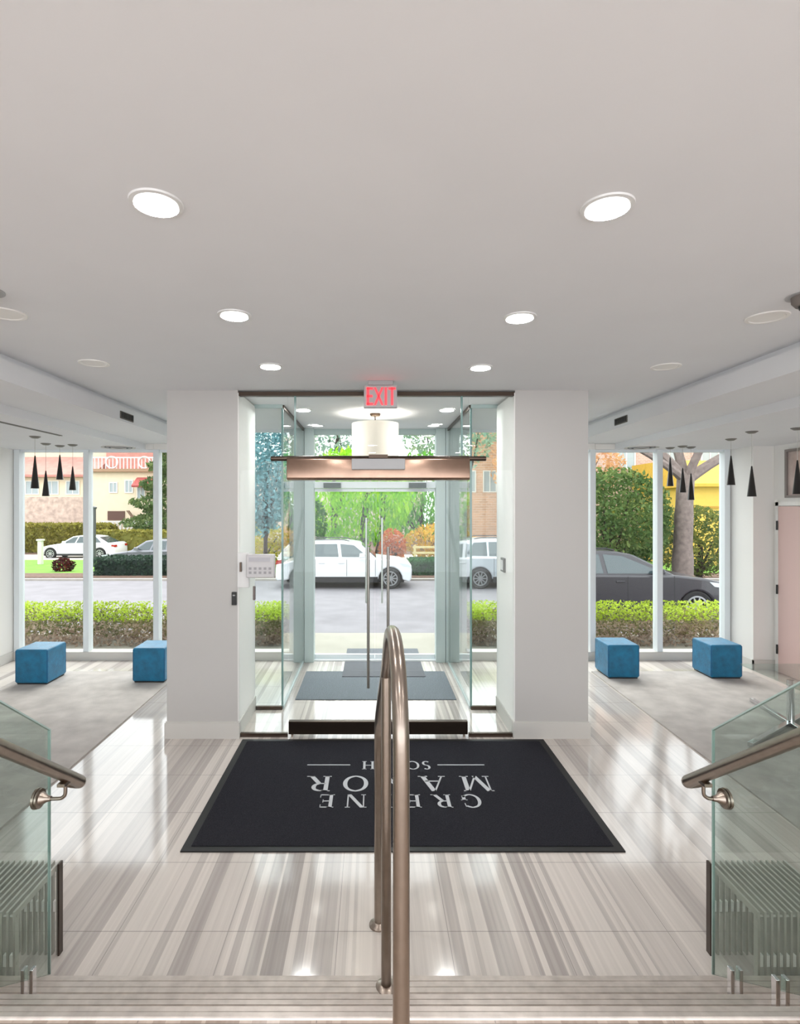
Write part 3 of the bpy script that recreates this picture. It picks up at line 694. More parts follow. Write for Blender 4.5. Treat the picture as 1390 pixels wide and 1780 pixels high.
cd = thing('card_reader', (1.231, 5.138, 1.39), 'grey framed card reader on the inner side of the right pillar', 'card reader')
B(1.205, 1.231, 5.08, 5.20, 1.39, 1.52).build('housing', mat('reader_grey', (120, 118, 116), .4), cd, bevel=.004)
B(1.200, 1.205, 5.10, 5.18, 1.41, 1.50).build('face_plate', M_white, cd)

# ================================================================ OUTSIDE
ZR = -.70
DIM = .72
M_asph = mat('pale_asphalt', (130, 126, 131), .9, noise=.12, nscale=1.6)
M_conc = mat('cream_concrete', (168, 163, 152), .9, noise=.06, nscale=3)
M_grass = mat('lawn_green', (104, 152, 34), .95, noise=.3, nscale=3)
M_mulch = mat('brown_mulch', (104, 78, 64), .98, noise=.4, nscale=8)
M_curb = mat('grey_curb', (176, 168, 160), .9, noise=.1, nscale=4)
struct(B(-9, 10, 7.32, 8.72, -.7, 0).build('terrace', M_conc), 'cream concrete walk directly outside the entrance', 'pavement')
struct(B(-60, 60, 8.72, 20.0, ZR-.2, ZR).build('road', M_asph), 'pale asphalt street outside the building', 'street')
struct(B(-60, 60, 20.0, 20.25, ZR-.2, ZR+.07).build('kerb', M_curb), 'pale kerb along the far side of the street', 'kerb')
def slab(name, m, y0, z0, y1, z1, x0, x1): return MB().add([(x0, y0, z0), (x1, y0, z0), (x1, y1, z1), (x0, y1, z1), (x0, y0, z0-.3), (x1, y0, z0-.3), (x1, y1, z1-.3), (x0, y1, z1-.3)],
      [(0,1,2,3), (4,5,6,7), (0,1,5,4), (1,2,6,5), (2,3,7,6), (3,0,4,7)]).build(name, m)
struct(slab('ground_bed', M_mulch, 20.25, -.6, 22, -.66, -60, 60), 'brown mulch strip behind the kerb', 'planting bed')
struct(slab('ground_lawn', M_grass, 22, -.66, 32.5, -1.15, -60, 60), 'bright green lawn beyond the mulch strip', 'lawn')
struct(slab('driveway', mat('pale_drive', (226, 212, 198), .9, noise=.06), 32.5, -1.15, 38, -1.33, -60, 60), 'pale driveway where the white saloon is parked', 'driveway')
struct(slab('ground_far', M_mulch, 38, -1.33, 80, -1.0, -60, 60), 'brown ground beneath the far houses', 'ground')

rng = np.random.default_rng(3)
def leaf_mesh(name, m, pts, size, parent=None, place=(0, 0, 0), droop=0, asp=1.0):
    """one leaf (quad) at every point"""
    n = len(pts); pts = np.asarray(pts, float)-np.array(place)
    a = rng.normal(size=(n, 3)); a /= np.linalg.norm(a, axis=1)[:, None]
    b = rng.normal(size=(n, 3)); b -= (a*b).sum(1)[:, None]*a; b /= np.linalg.norm(b, axis=1)[:, None]
    if droop: a = a*(1-droop)+np.array([0, 0, -1])*droop
    s = size*rng.uniform(.6, 1.3, (n, 1)); A = a*s*asp; Bv = b*s*.6
    V = np.stack([pts-A, pts+Bv*.8, pts+A, pts-Bv*.8], 1).reshape(-1, 3)
    me = bpy.data.meshes.new(name); me.vertices.add(4*n); me.vertices.foreach_set('co', V.ravel())
    me.loops.add(4*n); me.loops.foreach_set('vertex_index', np.arange(4*n, dtype=np.int32))
    me.polygons.add(n); me.polygons.foreach_set('loop_start', np.arange(0, 4*n, 4, dtype=np.int32)); me.polygons.foreach_set('loop_total', np.full(n, 4, dtype=np.int32))
    me.update(); me.validate(); me.materials.append(m)
    o = bpy.data.objects.new(name, me); C.objects.link(o)
    if parent: o.parent = parent
    else: o.location = place
    ORG[o.name] = Vector(place); return o
def box_pts(n, x0, x1, y0, y1, z0, z1, shell=.5):
    p = rng.uniform(size=(n, 3)); k = rng.uniform(size=n) < shell
    ax = rng.integers(0, 3, n); side = rng.integers(0, 2, n).astype(float)
    for i in range(3):
        q = k & (ax == i); p[q, i] = np.clip(side[q]+rng.normal(0, .04, q.sum()), -.04, 1.04)
    return p*np.array([x1-x0, y1-y0, z1-z0])+np.array([x0, y0, z0])
def ell_pts(n, c, r, shell=.6, clumps=0):
    d = rng.normal(size=(n, 3)); d /= np.linalg.norm(d, axis=1)[:, None]
    rad = np.where(rng.uniform(size=n) < shell, rng.uniform(.82, 1.04, n), rng.uniform(0, 1, n)**.4)
    if clumps:
        cd = rng.normal(size=(clumps, 3)); cd /= np.linalg.norm(cd, axis=1)[:, None]
        rad = rad*(.80+.28*np.clip((d@cd.T).max(1)*3-2, 0, 1))
    return d*rad[:, None]*np.array(r)+np.array(c)
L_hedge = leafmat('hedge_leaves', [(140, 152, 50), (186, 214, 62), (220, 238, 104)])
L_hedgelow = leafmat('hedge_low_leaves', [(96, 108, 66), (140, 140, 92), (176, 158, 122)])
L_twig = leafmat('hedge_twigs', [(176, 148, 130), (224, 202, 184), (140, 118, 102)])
def hedge(x0, x1, y0, y1, zb, zt, label, dens=1.0):
    t = thing('hedge', ((x0+x1)/2, (y0+y1)/2, zb), label, 'hedge'); pl_ = origin(t)
    L = x1-x0; h = zt-zb
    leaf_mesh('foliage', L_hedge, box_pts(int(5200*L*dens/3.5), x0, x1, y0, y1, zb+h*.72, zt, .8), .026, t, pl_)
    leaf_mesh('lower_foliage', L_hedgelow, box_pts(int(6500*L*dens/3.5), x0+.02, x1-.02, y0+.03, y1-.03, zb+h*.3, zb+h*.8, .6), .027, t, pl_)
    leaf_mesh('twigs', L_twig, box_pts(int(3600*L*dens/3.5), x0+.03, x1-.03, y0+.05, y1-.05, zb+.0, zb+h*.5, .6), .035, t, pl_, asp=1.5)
hedge(-5.6, -1.35, 7.85, 8.6, 0, .52, 'low clipped hedge outside the left lounge window')
hedge(1.42, 5.7, 7.85, 8.6, 0, .53, 'low clipped hedge outside the right lounge window')

def box_hedge(x0, x1, y0, y1, z0, z1, cols, label, size=.07, n=4500, matname=None, rnd=False):
    m_ = leafmat(matname or 'box_'+str(x0), cols)
    c = ((x0+x1)/2, (y0+y1)/2, z0)
    o = leaf_mesh('hedge', m_, box_pts(n, x0, x1, y0, y1, z0, z1, .8), size, None, c)
    core = B(x0+.06, x1-.06, y0+.06, y1-.06, z0-.1, z1-.08).build('inner_branches', mat('core_'+str(x0), cols[0], .95), o)
    return tag(o, label, 'hedge')
box_hedge(-10.5, -7.2, 20.9, 22.0, -.66, .03, [(30, 46, 40), (52, 76, 60), (84, 104, 84)], 'dark green box hedge in front of the grey saloon')
box_hedge(-27, -19.2, 39.5, 41, -1.3, .65, [(112, 104, 42), (150, 146, 64), (178, 164, 90)], 'long olive hedge behind the white saloon', size=.16, n=9000)
box_hedge(-18.4, -11, 36.15, 36.75, -1.3, .36, [(120, 118, 50), (160, 154, 72), (190, 180, 100)], 'olive hedge right of the white saloon', size=.14, n=4200)
box_hedge(1.46, 3.6, 21, 22, -.66, -.05, [(26, 76, 40), (44, 110, 52), (70, 140, 64)], 'deep green box hedge beyond the white hatchback nose')

# trees
def bark_tube(mb, p, q, r0, r1, bend=.06, n=6, sides=8):
    p = Vector(p); q = Vector(q); L = (q-p).length; pts = []
    off = Vector((random.uniform(-1, 1), random.uniform(-1, 1), random.uniform(-.3, .3)))*L*bend
    for i in range(n+1):
        t_ = i/n; pts.append(p.lerp(q, t_)+off*math.sin(PI*t_))
    mb.tube(pts, [r0+(r1-r0)*i/n for i in range(n+1)], sides); return pts
M_bark = mat('grey_bark', (132, 118, 112), .95, noise=.25, nscale=9, bump=1, bscale=14)
M_barkd = mat('dark_bark', (62, 48, 44), .95, noise=.3, nscale=6)
def branchy(mb, p, dirv, L, r, depth, spread=.6, up=.15):
    q = Vector(p)+dirv*L
    pts = bark_tube(mb, p, q, r, r*.62, .07, 5, 7 if depth > 1 else 5)
    if depth == 0: return
    for k in range(random.choice((2, 3, 3))):
        d2 = (dirv+Vector((random.uniform(-1, 1), random.uniform(-1, 1), random.uniform(-.6, .8)))*spread+Vector((0, 0, up))).normalized()
        s0 = pts[random.randint(2, len(pts)-1)] if k else pts[-1]
        branchy(mb, s0, d2, L*random.uniform(.6, .82), r*.58, depth-1, spread, up)
# bare street tree beyond the right window
tr = thing('bare_tree', (9.0, 16, -.7), 'large bare grey tree forking above the dark car', 'tree')
mb = MB(); pts = [(8.95, 16, -.75), (8.98, 16, -.3), (9.0, 16.02, .8), (9.03, 16, 2.0), (9.08, 16, 2.9)]
mb.tube(smoothpath(pts, 4), [.42]+[.33]*3+[.28]*4+[.25]*4+[.23]*5, 14)
mb.build('trunk', M_bark, tr, smooth=True)
random.seed(11)
for k, (dx, dy, dz, L, r) in enumerate(((-.9, .1, 1.0, 2.2, .17), (.95, 0, .55, 2.3, .17), (-.25, .2, 1.3, 2.6, .15), (.35, -.4, 1.2, 2.4, .13), (-1.3, -.3, .7, 2.4, .12))):
    mb = MB(); branchy(mb, (9.08, 16, 2.75), Vector((dx, dy, dz)).normalized(), L, r, 5, .55)
    mb.build('branch', M_bark, tr, smooth=True)
def bush(c, r, cols, label, size=.09, n=5000, name='bush', cat='bush', trunk=True, clumps=26, matname=None, droop=0, zg=None, asp=1.0):
    zg = zg if zg is not None else -.7
    t = thing(name, (c[0], c[1], zg), label, cat); pl_ = origin(t)
    leaf_mesh('foliage', leafmat(matname or label[:40], cols), ell_pts(n, c, r, .7, clumps), size, t, pl_, droop, asp)
    if trunk:
        mb_ = MB(); bark_tube(mb_, (c[0], c[1], zg-.1), (c[0]+.1, c[1], c[2]), .05*r[0]+.05, .03*r[0]+.02)
        for k in range(5):
            a = random.uniform(0, 2*PI); bark_tube(mb_, (c[0], c[1], zg+.3*(c[2]-zg)), (c[0]+math.cos(a)*r[0]*.7, c[1]+math.sin(a)*r[1]*.7, c[2]+random.uniform(-.2, .5)*r[2]), .03*r[0]+.02, .01)
        mb_.build('stems', M_barkd, t)
    return t
GREEN = [(52, 84, 44), (92, 124, 66), (132, 152, 84)]
bush((7.1, 16.4, 1.58), (1.65, 1.2, 1.45), [(56, 92, 46), (104, 132, 72), (150, 166, 96)], 'big rounded green shrub beyond the dark car', .075, 9500)
bush((10.7, 18.2, .9), (1.5, 1.0, 1.15), [(62, 88, 50), (112, 126, 66), (160, 158, 76)], 'loose green shrub right of the bare tree', .07, 4200)
bush((9.9, 20.9, 1.15), (1.2, .9, 1.1), [(72, 92, 50), (130, 142, 60), (186, 184, 80)], 'yellow green shrub behind the bare tree trunk', .07, 2400)
bush((7.3, 21.8, 3.55), (2.6, 1.4, 1.3), [(216, 152, 112), (232, 182, 130), (196, 140, 110)], 'peach leaved autumn tree behind the silver car', .1, 2600, 'tree', 'tree')
# centre trees
bush((-.9, 26, 2.4), (2.6, 1.8, 2.2), [(84, 172, 24), (160, 226, 34), (206, 242, 70)], 'bright lime green weeping tree behind the white hatchback', .12, 7000, 'tree', 'tree', trunk=False, droop=.5, clumps=22, asp=1.5)
bush((2.65, 29.6, 2.5), (2.45, 1.5, 2.2), [(60, 134, 44), (118, 194, 60), (176, 220, 96)], 'mid green weeping tree right of the lime one', .12, 5200, 'tree', 'tree', droop=.5, clumps=22, asp=1.5)
bush((3.0, 24.7, .35), (1.5, .8, .85), [(206, 128, 24), (238, 186, 42), (246, 214, 84)], 'golden yellow shrub behind the low rail', .08, 2600)
bush((.86, 23.6, .28), (.58, .5, .72), [(190, 84, 40), (222, 116, 58), (236, 160, 80)], 'orange shrub between the two weeping trees', .07, 1300)
bush((-2.7, 23.2, 1.0), (.8, .65, 1.3), [(40, 92, 40), (66, 122, 50), (96, 150, 66)], 'dark green upright shrub left of the lime tree', .09, 1900)
bush((-4.8, 24.4, .3), (1.25, .9, 1.0), [(176, 150, 30), (220, 196, 50), (150, 170, 60)], 'yellow shrub seen past the left vestibule glass', .09, 1800)
lime = bpy.data.objects['tree.001']; mb = MB(); bark_tube(mb, (-.35, 25.2, -.9), (-.2, 25.6, 2.6), .22, .13, .05, 6, 10); bark_tube(mb, (.05, 25.4, -.9), (.5, 25.8, 2.4), .15, .09, .05, 6, 8)
mb.build('trunk', M_barkd, lime)
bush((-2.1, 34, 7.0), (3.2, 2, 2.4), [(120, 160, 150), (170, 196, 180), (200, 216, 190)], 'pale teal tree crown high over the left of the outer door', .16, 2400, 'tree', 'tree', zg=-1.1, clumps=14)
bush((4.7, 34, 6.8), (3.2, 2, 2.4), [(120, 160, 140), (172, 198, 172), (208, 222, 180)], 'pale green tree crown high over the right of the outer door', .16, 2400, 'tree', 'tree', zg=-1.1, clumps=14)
# conifers on the left
def conifer(c, h, r, cols, label, n=6000, size=.12):
    t = thing('conifer', c, label, 'tree'); u = rng.uniform(size=n)**.6; a = rng.uniform(0, 2*PI, n)
    zz = 1-u; rad = r*u*(.82+.22*np.sin(zz*46)+rng.normal(0, .06, n))*np.where(rng.uniform(size=n) < .75, 1, rng.uniform(.3, 1, n))
    p = np.stack([c[0]+rad*np.cos(a), c[1]+rad*np.sin(a), c[2]+.35+zz*h], 1)
    leaf_mesh('foliage', leafmat(label[:40], cols), p, size, t, c, .2, 1.4)
    MB().tube([(c[0], c[1], c[2]-.2), (c[0], c[1], c[2]+h*.9)], [r*.06, .02], 8).build('trunk', M_barkd, t)
conifer((-14.6, 41.2, -1.3), 10.4, 4.2, [(60, 86, 50), (98, 120, 70), (140, 154, 98)], 'tall dark conifer beside the left pillar, behind the grey saloon', 9000, .17)
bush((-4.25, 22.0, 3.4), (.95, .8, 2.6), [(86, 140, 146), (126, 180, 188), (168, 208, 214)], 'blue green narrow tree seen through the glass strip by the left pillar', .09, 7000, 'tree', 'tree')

# ---------------- small things outside on the left
bush((-16.0, 24.0, -.45), (.62, .4, .32), [(190, 180, 40), (214, 208, 70), (150, 120, 40)], 'lime yellow small plant on the lawn corner', .06, 700, 'low_plant', 'plant', trunk=False)
bush((-12.85, 23.0, -.45), (.42, .35, .30), [(30, 16, 14), (70, 24, 20), (150, 40, 30)], 'dark red small plant on the lawn', .06, 900, 'low_plant', 'plant', trunk=False)
pb = thing('bollard', (-16.8, 28, -.95), 'white pillar post on the lawn left of the white saloon', 'post')
B(-16.92, -16.72, 27.9, 28.1, -1.1, .25).build('post_body', mat('white_stone', (232, 226, 218), .8), pb, bevel=.01); B(-16.96, -16.68, 27.86, 28.14, .25, .33).build('cap', MATS['white_stone'], pb)
lp = thing('lamp_post', (-15.1, 30, -1.05), 'thin dark grey lamp post beside the window mullion', 'lamp post')
MB().tube([(-15.1, 30, -1.1), (-15.1, 30, 1.85)], .09, 10).build('pole', mat('dark_grey_metal', (84, 84, 88), .5), lp, smooth=True)
MB().lathe([(.0, 1.85), (.12, 1.85), (.14, 1.95), (.05, 2.0), (0, 2.02)], (-15.1, 30, 0), close=False).build('lamp_head', MATS['dark_grey_metal'], lp)
fe = thing('rail_fence', (3.2, 23.4, -.7), 'low yellow rail fence beyond the deep green hedge', 'fence')
M_fence = mat('pale_yellow_wood', (228, 204, 150), .8)
for z in (-.02, .22): B(1.7, 6.5, 23.38, 23.44, z, z+.09).build('rail', M_fence, fe)
for x in (1.75, 2.9, 4.1, 5.3, 6.4): B(x, x+.09, 23.36, 23.46, -.75, .36).build('post', M_fence, fe)

# ---------------- cars
M_tyre = mat('tyre', (26, 26, 28), .8); M_rim = mat('alloy_rim', (190, 192, 196), .3, metal=.8); M_cglass = mat('car_glass', (58, 74, 78), .08, spec=.8); M_trimb = mat('black_trim', (24, 25, 28), .5)
M_hl = mat('headlamp', (215, 222, 228), .15); M_tl = mat('tail_lamp', (170, 26, 24), .2)
def car(loc, facing, L, W, roof, belt, paint, label, rearx, frontx, kindc, cladding=False, R=.34, lightg=None):
    """local x runs from the tail (0) to the nose (L); facing +1 puts the nose to the right"""
    t = empty('car', (0, 0, 0)); h2 = W/2
    def arch(cx, r=None, n=10):
        r = r or R+.055
        return [(cx+r*math.cos(PI*(1-i/n)), .30+ (r+.02)*math.sin(PI*(1-i/n))) for i in range(n+1)]
    if kindc == 'suv':
        top = [(L, .62), (L-.02, .80), (L-.10, belt-.16), (L-.45, belt-.08), (L-1.15, belt), (.16, belt+.03), (.03, belt-.12), (0, .65)]
        gh = [(.05, belt), (.18, belt+.22), (.42, roof-.08), (.75, roof-.02), (1.6, roof), (2.35, roof-.015), (2.75, roof-.08), (L-1.15, belt-.02)]
        wins = [[(.62, belt+.06), (.48, belt+.14), (.72, roof-.12), (1.14, roof-.10), (1.14, belt+.05)], [(1.20, belt+.05), (1.20, roof-.10), (2.0, roof-.09), (2.06, belt+.04)], [(2.16, belt+.04), (2.10, roof-.09), (2.55, roof-.13), (L-1.42, belt+.04)]]
    else:
        top = [(L, .55), (L-.03, .68), (L-.14, belt-.22), (L-.6, belt-.10), (L-1.25, belt), (.75, belt+.04), (.2, belt+.06), (.04, belt-.05), (0, .60)]
        gh = [(.42, belt+.02), (1.15, roof-.08), (1.6, roof-.01), (2.3, roof), (2.7, roof-.06), (L-1.25, belt-.02)]
        wins = [[(.88, belt+.08), (1.22, roof-.12), (1.72, roof-.075), (1.72, belt+.06)], [(1.80, belt+.06), (1.80, roof-.075), (2.28, roof-.07), (2.42, belt+.05)], [(2.50, belt+.05), (2.36, roof-.075), (2.66, roof-.12), (L-1.5, belt+.04)]]
    low = [(0, .36), (.05, .26)]+arch(rearx)+arch(frontx)+[(L-.08, .22), (L-.01, .34)]
    poly = low+top
    S = facing
    def sx(x): return x if S > 0 else L-x
    def side(mb_, pl_, y0, y1): mb_.prism([(sx(x), z) for x, z in pl_], 'y', y0, y1)
    mb_ = MB(); side(mb_, poly, -h2, h2); mb_.build('body', paint, t, bevel=.05, seg=3)
    # greenhouse narrower at the roof
    g = MB(); n = len(gh); vs = []
    for sgn_ in (-1, 1):
        for x, z in gh:
            k = (z-belt)/(roof-belt); vs.append((sx(x), sgn_*(h2-.05-.2*max(0, k)), z))
    fs = [tuple(range(n)), tuple(range(2*n-1, n-1, -1))]+[(i, i+1, n+i+1, n+i) for i in range(n-1)]+[(n-1, 0, n, 2*n-1)]
    g.add(vs, fs).build('cabin', paint, t, bevel=.035, seg=3)
    def wy(z): return h2-.05-.2*max(0, (z-belt)/(roof-belt))+.006
    for wpoly in wins:
        for sgn_ in (-1, 1):
            m_ = MB(); nn = len(wpoly)
            m_.add([(sx(x), sgn_*(wy(z)), z) for x, z in wpoly]+[(sx(x), sgn_*(wy(z)-.03), z) for x, z in wpoly],
                   [tuple(range(nn)), tuple(range(2*nn-1, nn-1, -1))]+[(i, (i+1) % nn, nn+(i+1) % nn, nn+i) for i in range(nn)])
            m_.build('side_window', M_cglass, t)
    for (a, b_) in ((gh[-1], gh[-2]), (gh[0], gh[1] if kindc != 'suv' else gh[2])):
        q = []
        for f in (.08, .92):
            x = a[0]+(b_[0]-a[0])*f; z = a[1]+(b_[1]-a[1])*f; q.append((x, z))
        dx = .02 if a is gh[-1] else -.02
        m_ = MB(); vv = []
        for (x, z) in q:
            y_ = wy(z)-.09
            vv += [(sx(x+dx), -y_, z+.012), (sx(x+dx), y_, z+.012)]
        vv2 = [(x, y, z-.03) for x, y, z in vv]
        m_.add(vv+vv2, [(0, 1, 3, 2), (4, 5, 7, 6), (0, 1, 5, 4), (2, 3, 7, 6), (0, 2, 6, 4), (1, 3, 7, 5)]).build('windscreen' if a is gh[-1] else 'rear_window', M_cglass, t)
    B(.25, L-.25, -h2+.12, h2-.12, .2, .55).build('underbody', M_dark, t)
    m_ = MB()
    for sgn_ in (-1, 1):
        ys = sorted((sgn_*(h2-.02), sgn_*(h2+.012)))
        side(m_, [(rearx+R+.07, .22), (frontx-R-.07, .22), (frontx-R-.07, .34 if not cladding else .40), (rearx+R+.07, .34 if not cladding else .40)], *ys)
    m_.build('sill_trim', M_trimb, t)
    m_ = MB()   # door seams and handles line
    for sgn_ in (-1, 1):
        ys = sorted((sgn_*(h2-.01), sgn_*(h2+.003)))
        for xx in ((rearx+frontx)/2+.02, frontx-R-.16, rearx+R+.1): side(m_, [(xx, .42), (xx+.012, .42), (xx+.012, belt-.02), (xx, belt-.02)], *ys)
    m_.build('door_seam', M_trimb, t)
    for sgn_ in (-1, 1):
        for xx in ((rearx+frontx)/2-.22, (rearx+frontx)/2+.85-.95+.9*.0-.0+.0-.9+.95+.0,):
            pass
        for xx in ((rearx+frontx)/2-.25, rearx+R+.22):
            ys = sorted((sgn_*(h2-.01), sgn_*(h2+.03))); m_ = MB(); side(m_, [(xx, belt-.16), (xx+.2, belt-.16), (xx+.2, belt-.12), (xx, belt-.12)], *ys); m_.build('door_handle', paint, t, bevel=.008)
        ys = sorted((sgn_*(h2+.02), sgn_*(h2+.18))); m_ = MB(); side(m_, [(L-1.72, belt+.03), (L-1.52, belt+.05), (L-1.54, belt+.17), (L-1.70, belt+.17)], *ys); m_.build('wing_mirror', paint, t, bevel=.02)
        ys = sorted((sgn_*(h2-.35), sgn_*(h2+.004))); m_ = MB(); side(m_, [(L-.30, belt-.26), (L-.02, belt-.30), (L-.09, belt-.19), (L-.42, belt-.15)], *ys); m_.build('headlamp', M_hl, t)
        m_ = MB(); side(m_, [(-.004, belt-.2), (.22, belt-.16), (.2, belt-.05), (.03, belt-.07)], *ys); m_.build('tail_lamp', M_tl, t)
        for cx in (rearx, frontx):
            yc = sgn_*(h2-.11)
            wh = MB().lathe([(R*.68, -.10), (R-.03, -.11), (R, -.08), (R, .08), (R-.03, .11), (R*.68, .10), (R*.68, -.10)], (sx(cx), yc, R), 'y', 28, close=False).build('wheel', M_tyre, t, smooth=True)
            rm = MB(); yo = yc+sgn_*.085
            rm.lathe([(R*.6, -.02), (R*.7, -.02), (R*.7, .012), (R*.6, .012), (R*.6, -.02)], (sx(cx), yo, R), 'y', 28, close=False)
            rm.lathe([(0, -.02), (R*.17, -.02), (R*.17, .015), (0, .015)], (sx(cx), yo, R), 'y', 14, close=False)
            for k in range(10 if kindc == 'suv' else 8):
                a = 2*PI*k/(10 if kindc == 'suv' else 8); ca, sa = math.cos(a), math.sin(a); w_ = .02
                q = [(R*.12, -w_), (R*.64, -w_*.8), (R*.64, w_*.8), (R*.12, w_)]
                rm.prism([(sx(cx)+u*ca-v*sa, R+u*sa+v*ca) for u, v in q], 'y', yo-.012, yo+.012)
            rm.build('rim', M_rim, wh)
            dk = MB().lathe([(0, -.01), (R*.68, -.01), (R*.68, .01), (0, .01)], (sx(cx), yc+sgn_*.02, R), 'y', 24, close=False).build('brake_disc', M_trimb, wh)
    m_ = MB(); side(m_, [(L-.01, .36), (L+.012, .36), (L+.005, .62), (L-.02, .62)], -h2+.35, h2-.35); m_.build('grille', M_trimb, t)
    if kindc == 'suv':
        for sgn_ in (-1, 1):
            yy = sgn_*(h2-.29); MB().tube([(sx(.75), yy, roof+.0), (sx(.95), yy, roof+.04), (sx(2.2), yy, roof+.045), (sx(2.4), yy, roof+.0)], .016, 8).build('roof_rail', M_trimb, t)
    t.location = loc
    return tag(t, label, 'car')
P_white = mat('white_car_paint', (236, 238, 242), .25, coat=.6); P_silver = mat('silver_car_paint', (206, 212, 220), .25, metal=.2, coat=.6)
P_dark = mat('dark_grey_car_paint', (46, 43, 50), .35, metal=.1, coat=.4); P_grey = mat('mid_grey_car_paint', (128, 128, 136), .25, metal=.3, coat=.8)
car((1.29-4.45, 18.9, ZR), 1, 4.45, 1.8, 1.55, 1.0, P_white, 'white hatchback parked facing right beyond the entrance doors', .85, 3.75, 'suv', True)
car((2.62, 18.9, ZR), 1, 4.5, 1.8, 1.62, 1.02, P_silver, 'silver grey car parked nose to tail behind the right pillar', .9, 3.6, 'suv', True)
car((8.2-4.9, 13.7, ZR), 1, 4.9, 1.9, 1.66, 1.10, P_dark, 'dark grey car parked right behind the right hedge', .95, 4.2, 'suv', False, R=.37)
car((-20.6, 35, -1.27), -1, 4.7, 1.8, 1.45, .95, P_white, 'white saloon parked on the driveway before the olive hedge', .95, 4.0, 'sedan')
car((-11.7, 24.6, -.82), -1, 4.6, 1.8, 1.38, .90, P_grey, 'grey saloon parked behind the dark green box hedge', .95, 3.9, 'sedan')

# ---------------- houses
M_stone = mat('pink_stone_wall', (216, 190, 176), .95, noise=.28, nscale=2.6)
M_brick = facade_mat('pinkish_brick', (214, 176, 162), (226, 206, 196), 2.2, .5, .22)
M_peach = facade_mat('orange_brick', (238, 186, 150), (240, 214, 196), 1.4, .5, .25)
M_cream = mat('cream_stucco', (248, 228, 200), .9, noise=.04, nscale=2)
M_roof = facade_mat('pink_roof_tiles', (214, 150, 138), (196, 134, 122), 1.5, .6, .3)
M_wpane = mat('house_window_pane', (176, 186, 190), .2); M_wfr = mat('house_window_frame', (246, 242, 236), .6); M_yel = mat('yellow_siding', (246, 204, 96), .8, noise=.05)
def win(parent, x0, x1, z0, z1, y, name='window'):
    f = MB().box(x0, x1, y-.06, y, z0, z0+.08).box(x0, x1, y-.06, y, z1-.08, z1).box(x0, x0+.08, y-.06, y, z0+.08, z1-.08).box(x1-.08, x1, y-.06, y, z0+.08, z1-.08).box((x0+x1)/2-.03, (x0+x1)/2+.03, y-.05, y, z0+.08, z1-.08)
    o = f.build(name, M_wfr, parent); B(x0+.08, x1-.08, y-.02, y, z0+.08, z1-.08).build('pane', M_wpane, o)
hA = thing('house', (-29, 48, -1.2), 'long cream house on a pink stone base with a red tiled roof', 'house')
B(-46, -24, 47.2, 56, -1.3, 2.8).build('stone_base', M_stone, hA)
B(-46, -24, 47.6, 56, 2.8, 4.6).build('wall', M_cream, hA)
MB().prism([(47.0, 4.5), (47.0, 4.7), (50.5, 6.5), (56.5, 6.5), (56.5, 4.5)], 'x', -46.3, -23.8).build('roof', M_roof, hA)
B(-46, -24, 50.5, 56, 6.4, 10).build('upper_storey', mat('beige_upper_wall', (226, 206, 184), .9, noise=.08), hA)
for x in (-31.6, -29.9, -28.2, -26.4): win(hA, x, x+1.2, 3.0, 4.2, 47.6)
for x in (-31.5, -29.0, -26.5): win(hA, x, x+1.3, 7.0, 8.4, 50.5)
hB = thing('house', (-20.3, 46, -1.2), 'cream two storey house with a ring railing and red awning', 'house')
B(-23.4, -14.5, 46, 55, -1.3, 4.9).build('wall', M_cream, hB)
B(-23.6, -14.3, 45.6, 55, 4.85, 5.1).build('cornice', mat('brown_cornice', (176, 140, 112), .8), hB)
MB().prism([(49, 5.1), (49, 7.6), (55.4, 10.0), (55.4, 5.1)], 'x', -23.6, -14.3).build('roof', M_roof, hB)
rl = MB()
for i in range(30): xx = -23.4+i*.3; rl.box(xx, xx+.06, 45.9, 45.96, 5.1, 6.0)
rl.box(-23.5, -14.4, 45.88, 45.98, 6.0, 6.1)
for xc in (-21.6, -18.9, -16.6):
    rl.add(*(lambda P_: (P_[0], P_[1]))((lambda q: (q.v, q.f))(MB().lathe([(.44, -.04), (.52, -.04), (.52, .04), (.44, .04), (.44, -.04)], (xc, 45.8, 5.65), 'y', 24, close=False))))
rl.build('balcony_railing', mat('white_railing', (244, 238, 236), .6), hB)
win(hB, -21.9, -21.2, 3.1, 4.0, 46); win(hB, -20.6, -19.9, 3.1, 4.2, 46); win(hB, -19.6, -18.9, 2.6, 4.2, 46)
MB().prism([(44.9, 3.7), (46, 4.4), (46, 3.6), (44.95, 3.55)], 'x', -19.6, -18.0).build('awning', mat('red_awning', (196, 96, 92), .8), hB)
B(-22.0, -20.6, 45.9, 46.02, .85, 1.6).build('garage_opening', mat('brown_opening', (108, 78, 68), .8), hB)
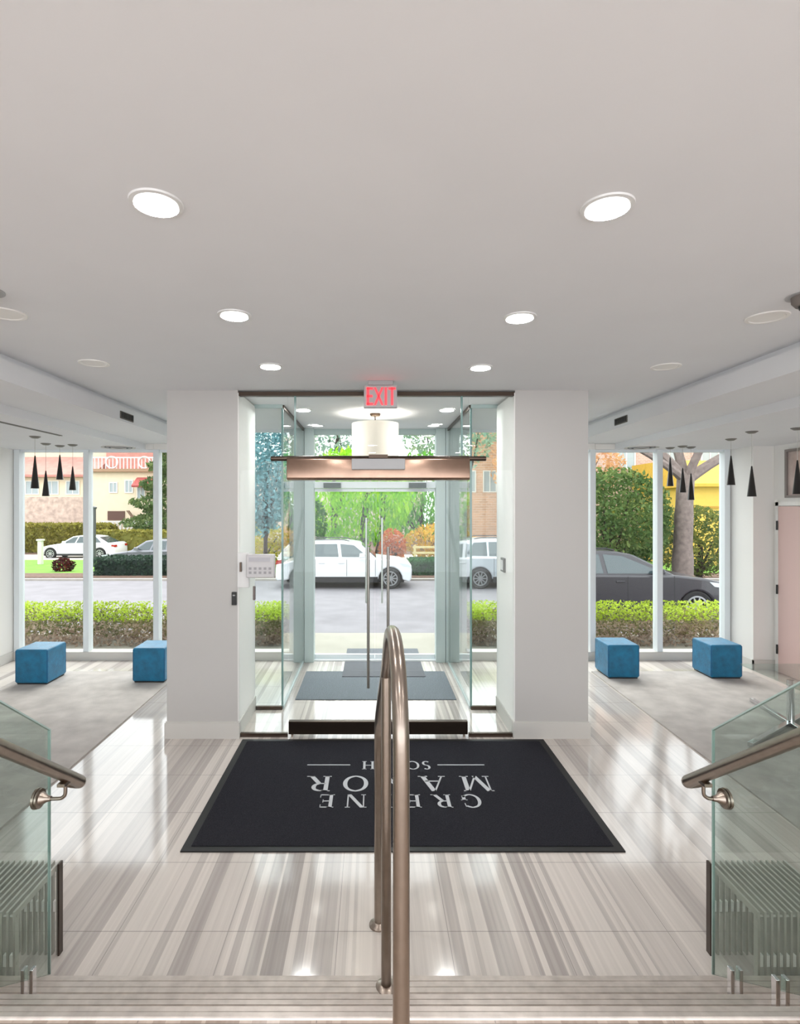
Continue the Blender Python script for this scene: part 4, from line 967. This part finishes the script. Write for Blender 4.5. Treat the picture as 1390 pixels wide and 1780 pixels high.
m = MB().box(-22.2, -17.5, 45.2, 45.3, .68, .8)
for i in range(16): m.box(-22.2+i*.3, -22.05+i*.3, 45.2, 45.3, -1.0, .7)
m.build('porch_balustrade', M_wfr, hB)
MB().prism([(-20.2, 1.65), (-18.9, -.1), (-18.7, -.1), (-20.0, 1.65)], 'y', 45.3, 45.5).build('stair_string', mat('cocoa_wood', (140, 112, 92), .8), hB)
hC = thing('house', (14, 34, -1.0), 'pinkish brick building behind the big green shrub', 'house')
B(9.5, 22, 33, 42, -1.2, 12).build('wall', M_brick, hC)
for x in (12.2, 14.6, 17.2, 19.6): win(hC, x, x+1.1, 4.2, 5.6, 33)
B(9.4, 22.1, 32.9, 33, 3.4, 3.55).build('string_course', M_wfr, hC)
hD = thing('house', (18, 27, -1.0), 'yellow sided house right of the bare tree', 'house')
B(15.7, 24, 27, 32.5, -1.2, 3.0).build('wall', M_yel, hD)
MB().prism([(26.6, 2.95), (26.6, 3.1), (29, 4.4), (32.8, 4.4), (32.8, 2.95)], 'x', 15.4, 24.3).build('roof', mat('ochre_roof', (232, 184, 70), .8, noise=.1), hD)
B(15.7, 24, 26.94, 27, 1.9, 2.0).build('trim_board', mat('ochre_trim', (206, 156, 60), .8), hD)
hE = thing('house', (7, 42, -1.0), 'orange brick building behind the silver car', 'house')
B(5.4, 9.4, 40, 48, -1.2, 11).build('wall', M_peach, hE)
win(hE, 6.4, 7.5, 3, 4.6, 40); win(hE, 8.0, 9.0, 3, 4.6, 40)
hF = thing('house', (0, 52, -1.0), 'pale house front glimpsed between the centre trees', 'house')
B(-13.5, 4.5, 50, 60, -1.2, 5.0).build('wall', mat('pale_pink_stucco', (240, 220, 208), .9), hF)
MB().prism([(49.6, 4.95), (49.6, 5.1), (53, 6.6), (60.4, 6.6), (60.4, 4.95)], 'x', -13.8, 4.8).build('roof', mat('grey_roof', (170, 164, 160), .9), hF)
for x in (-9, -6, -3, 0, 2.6): win(hF, x, x+1.2, 1.6, 3.2, 50)
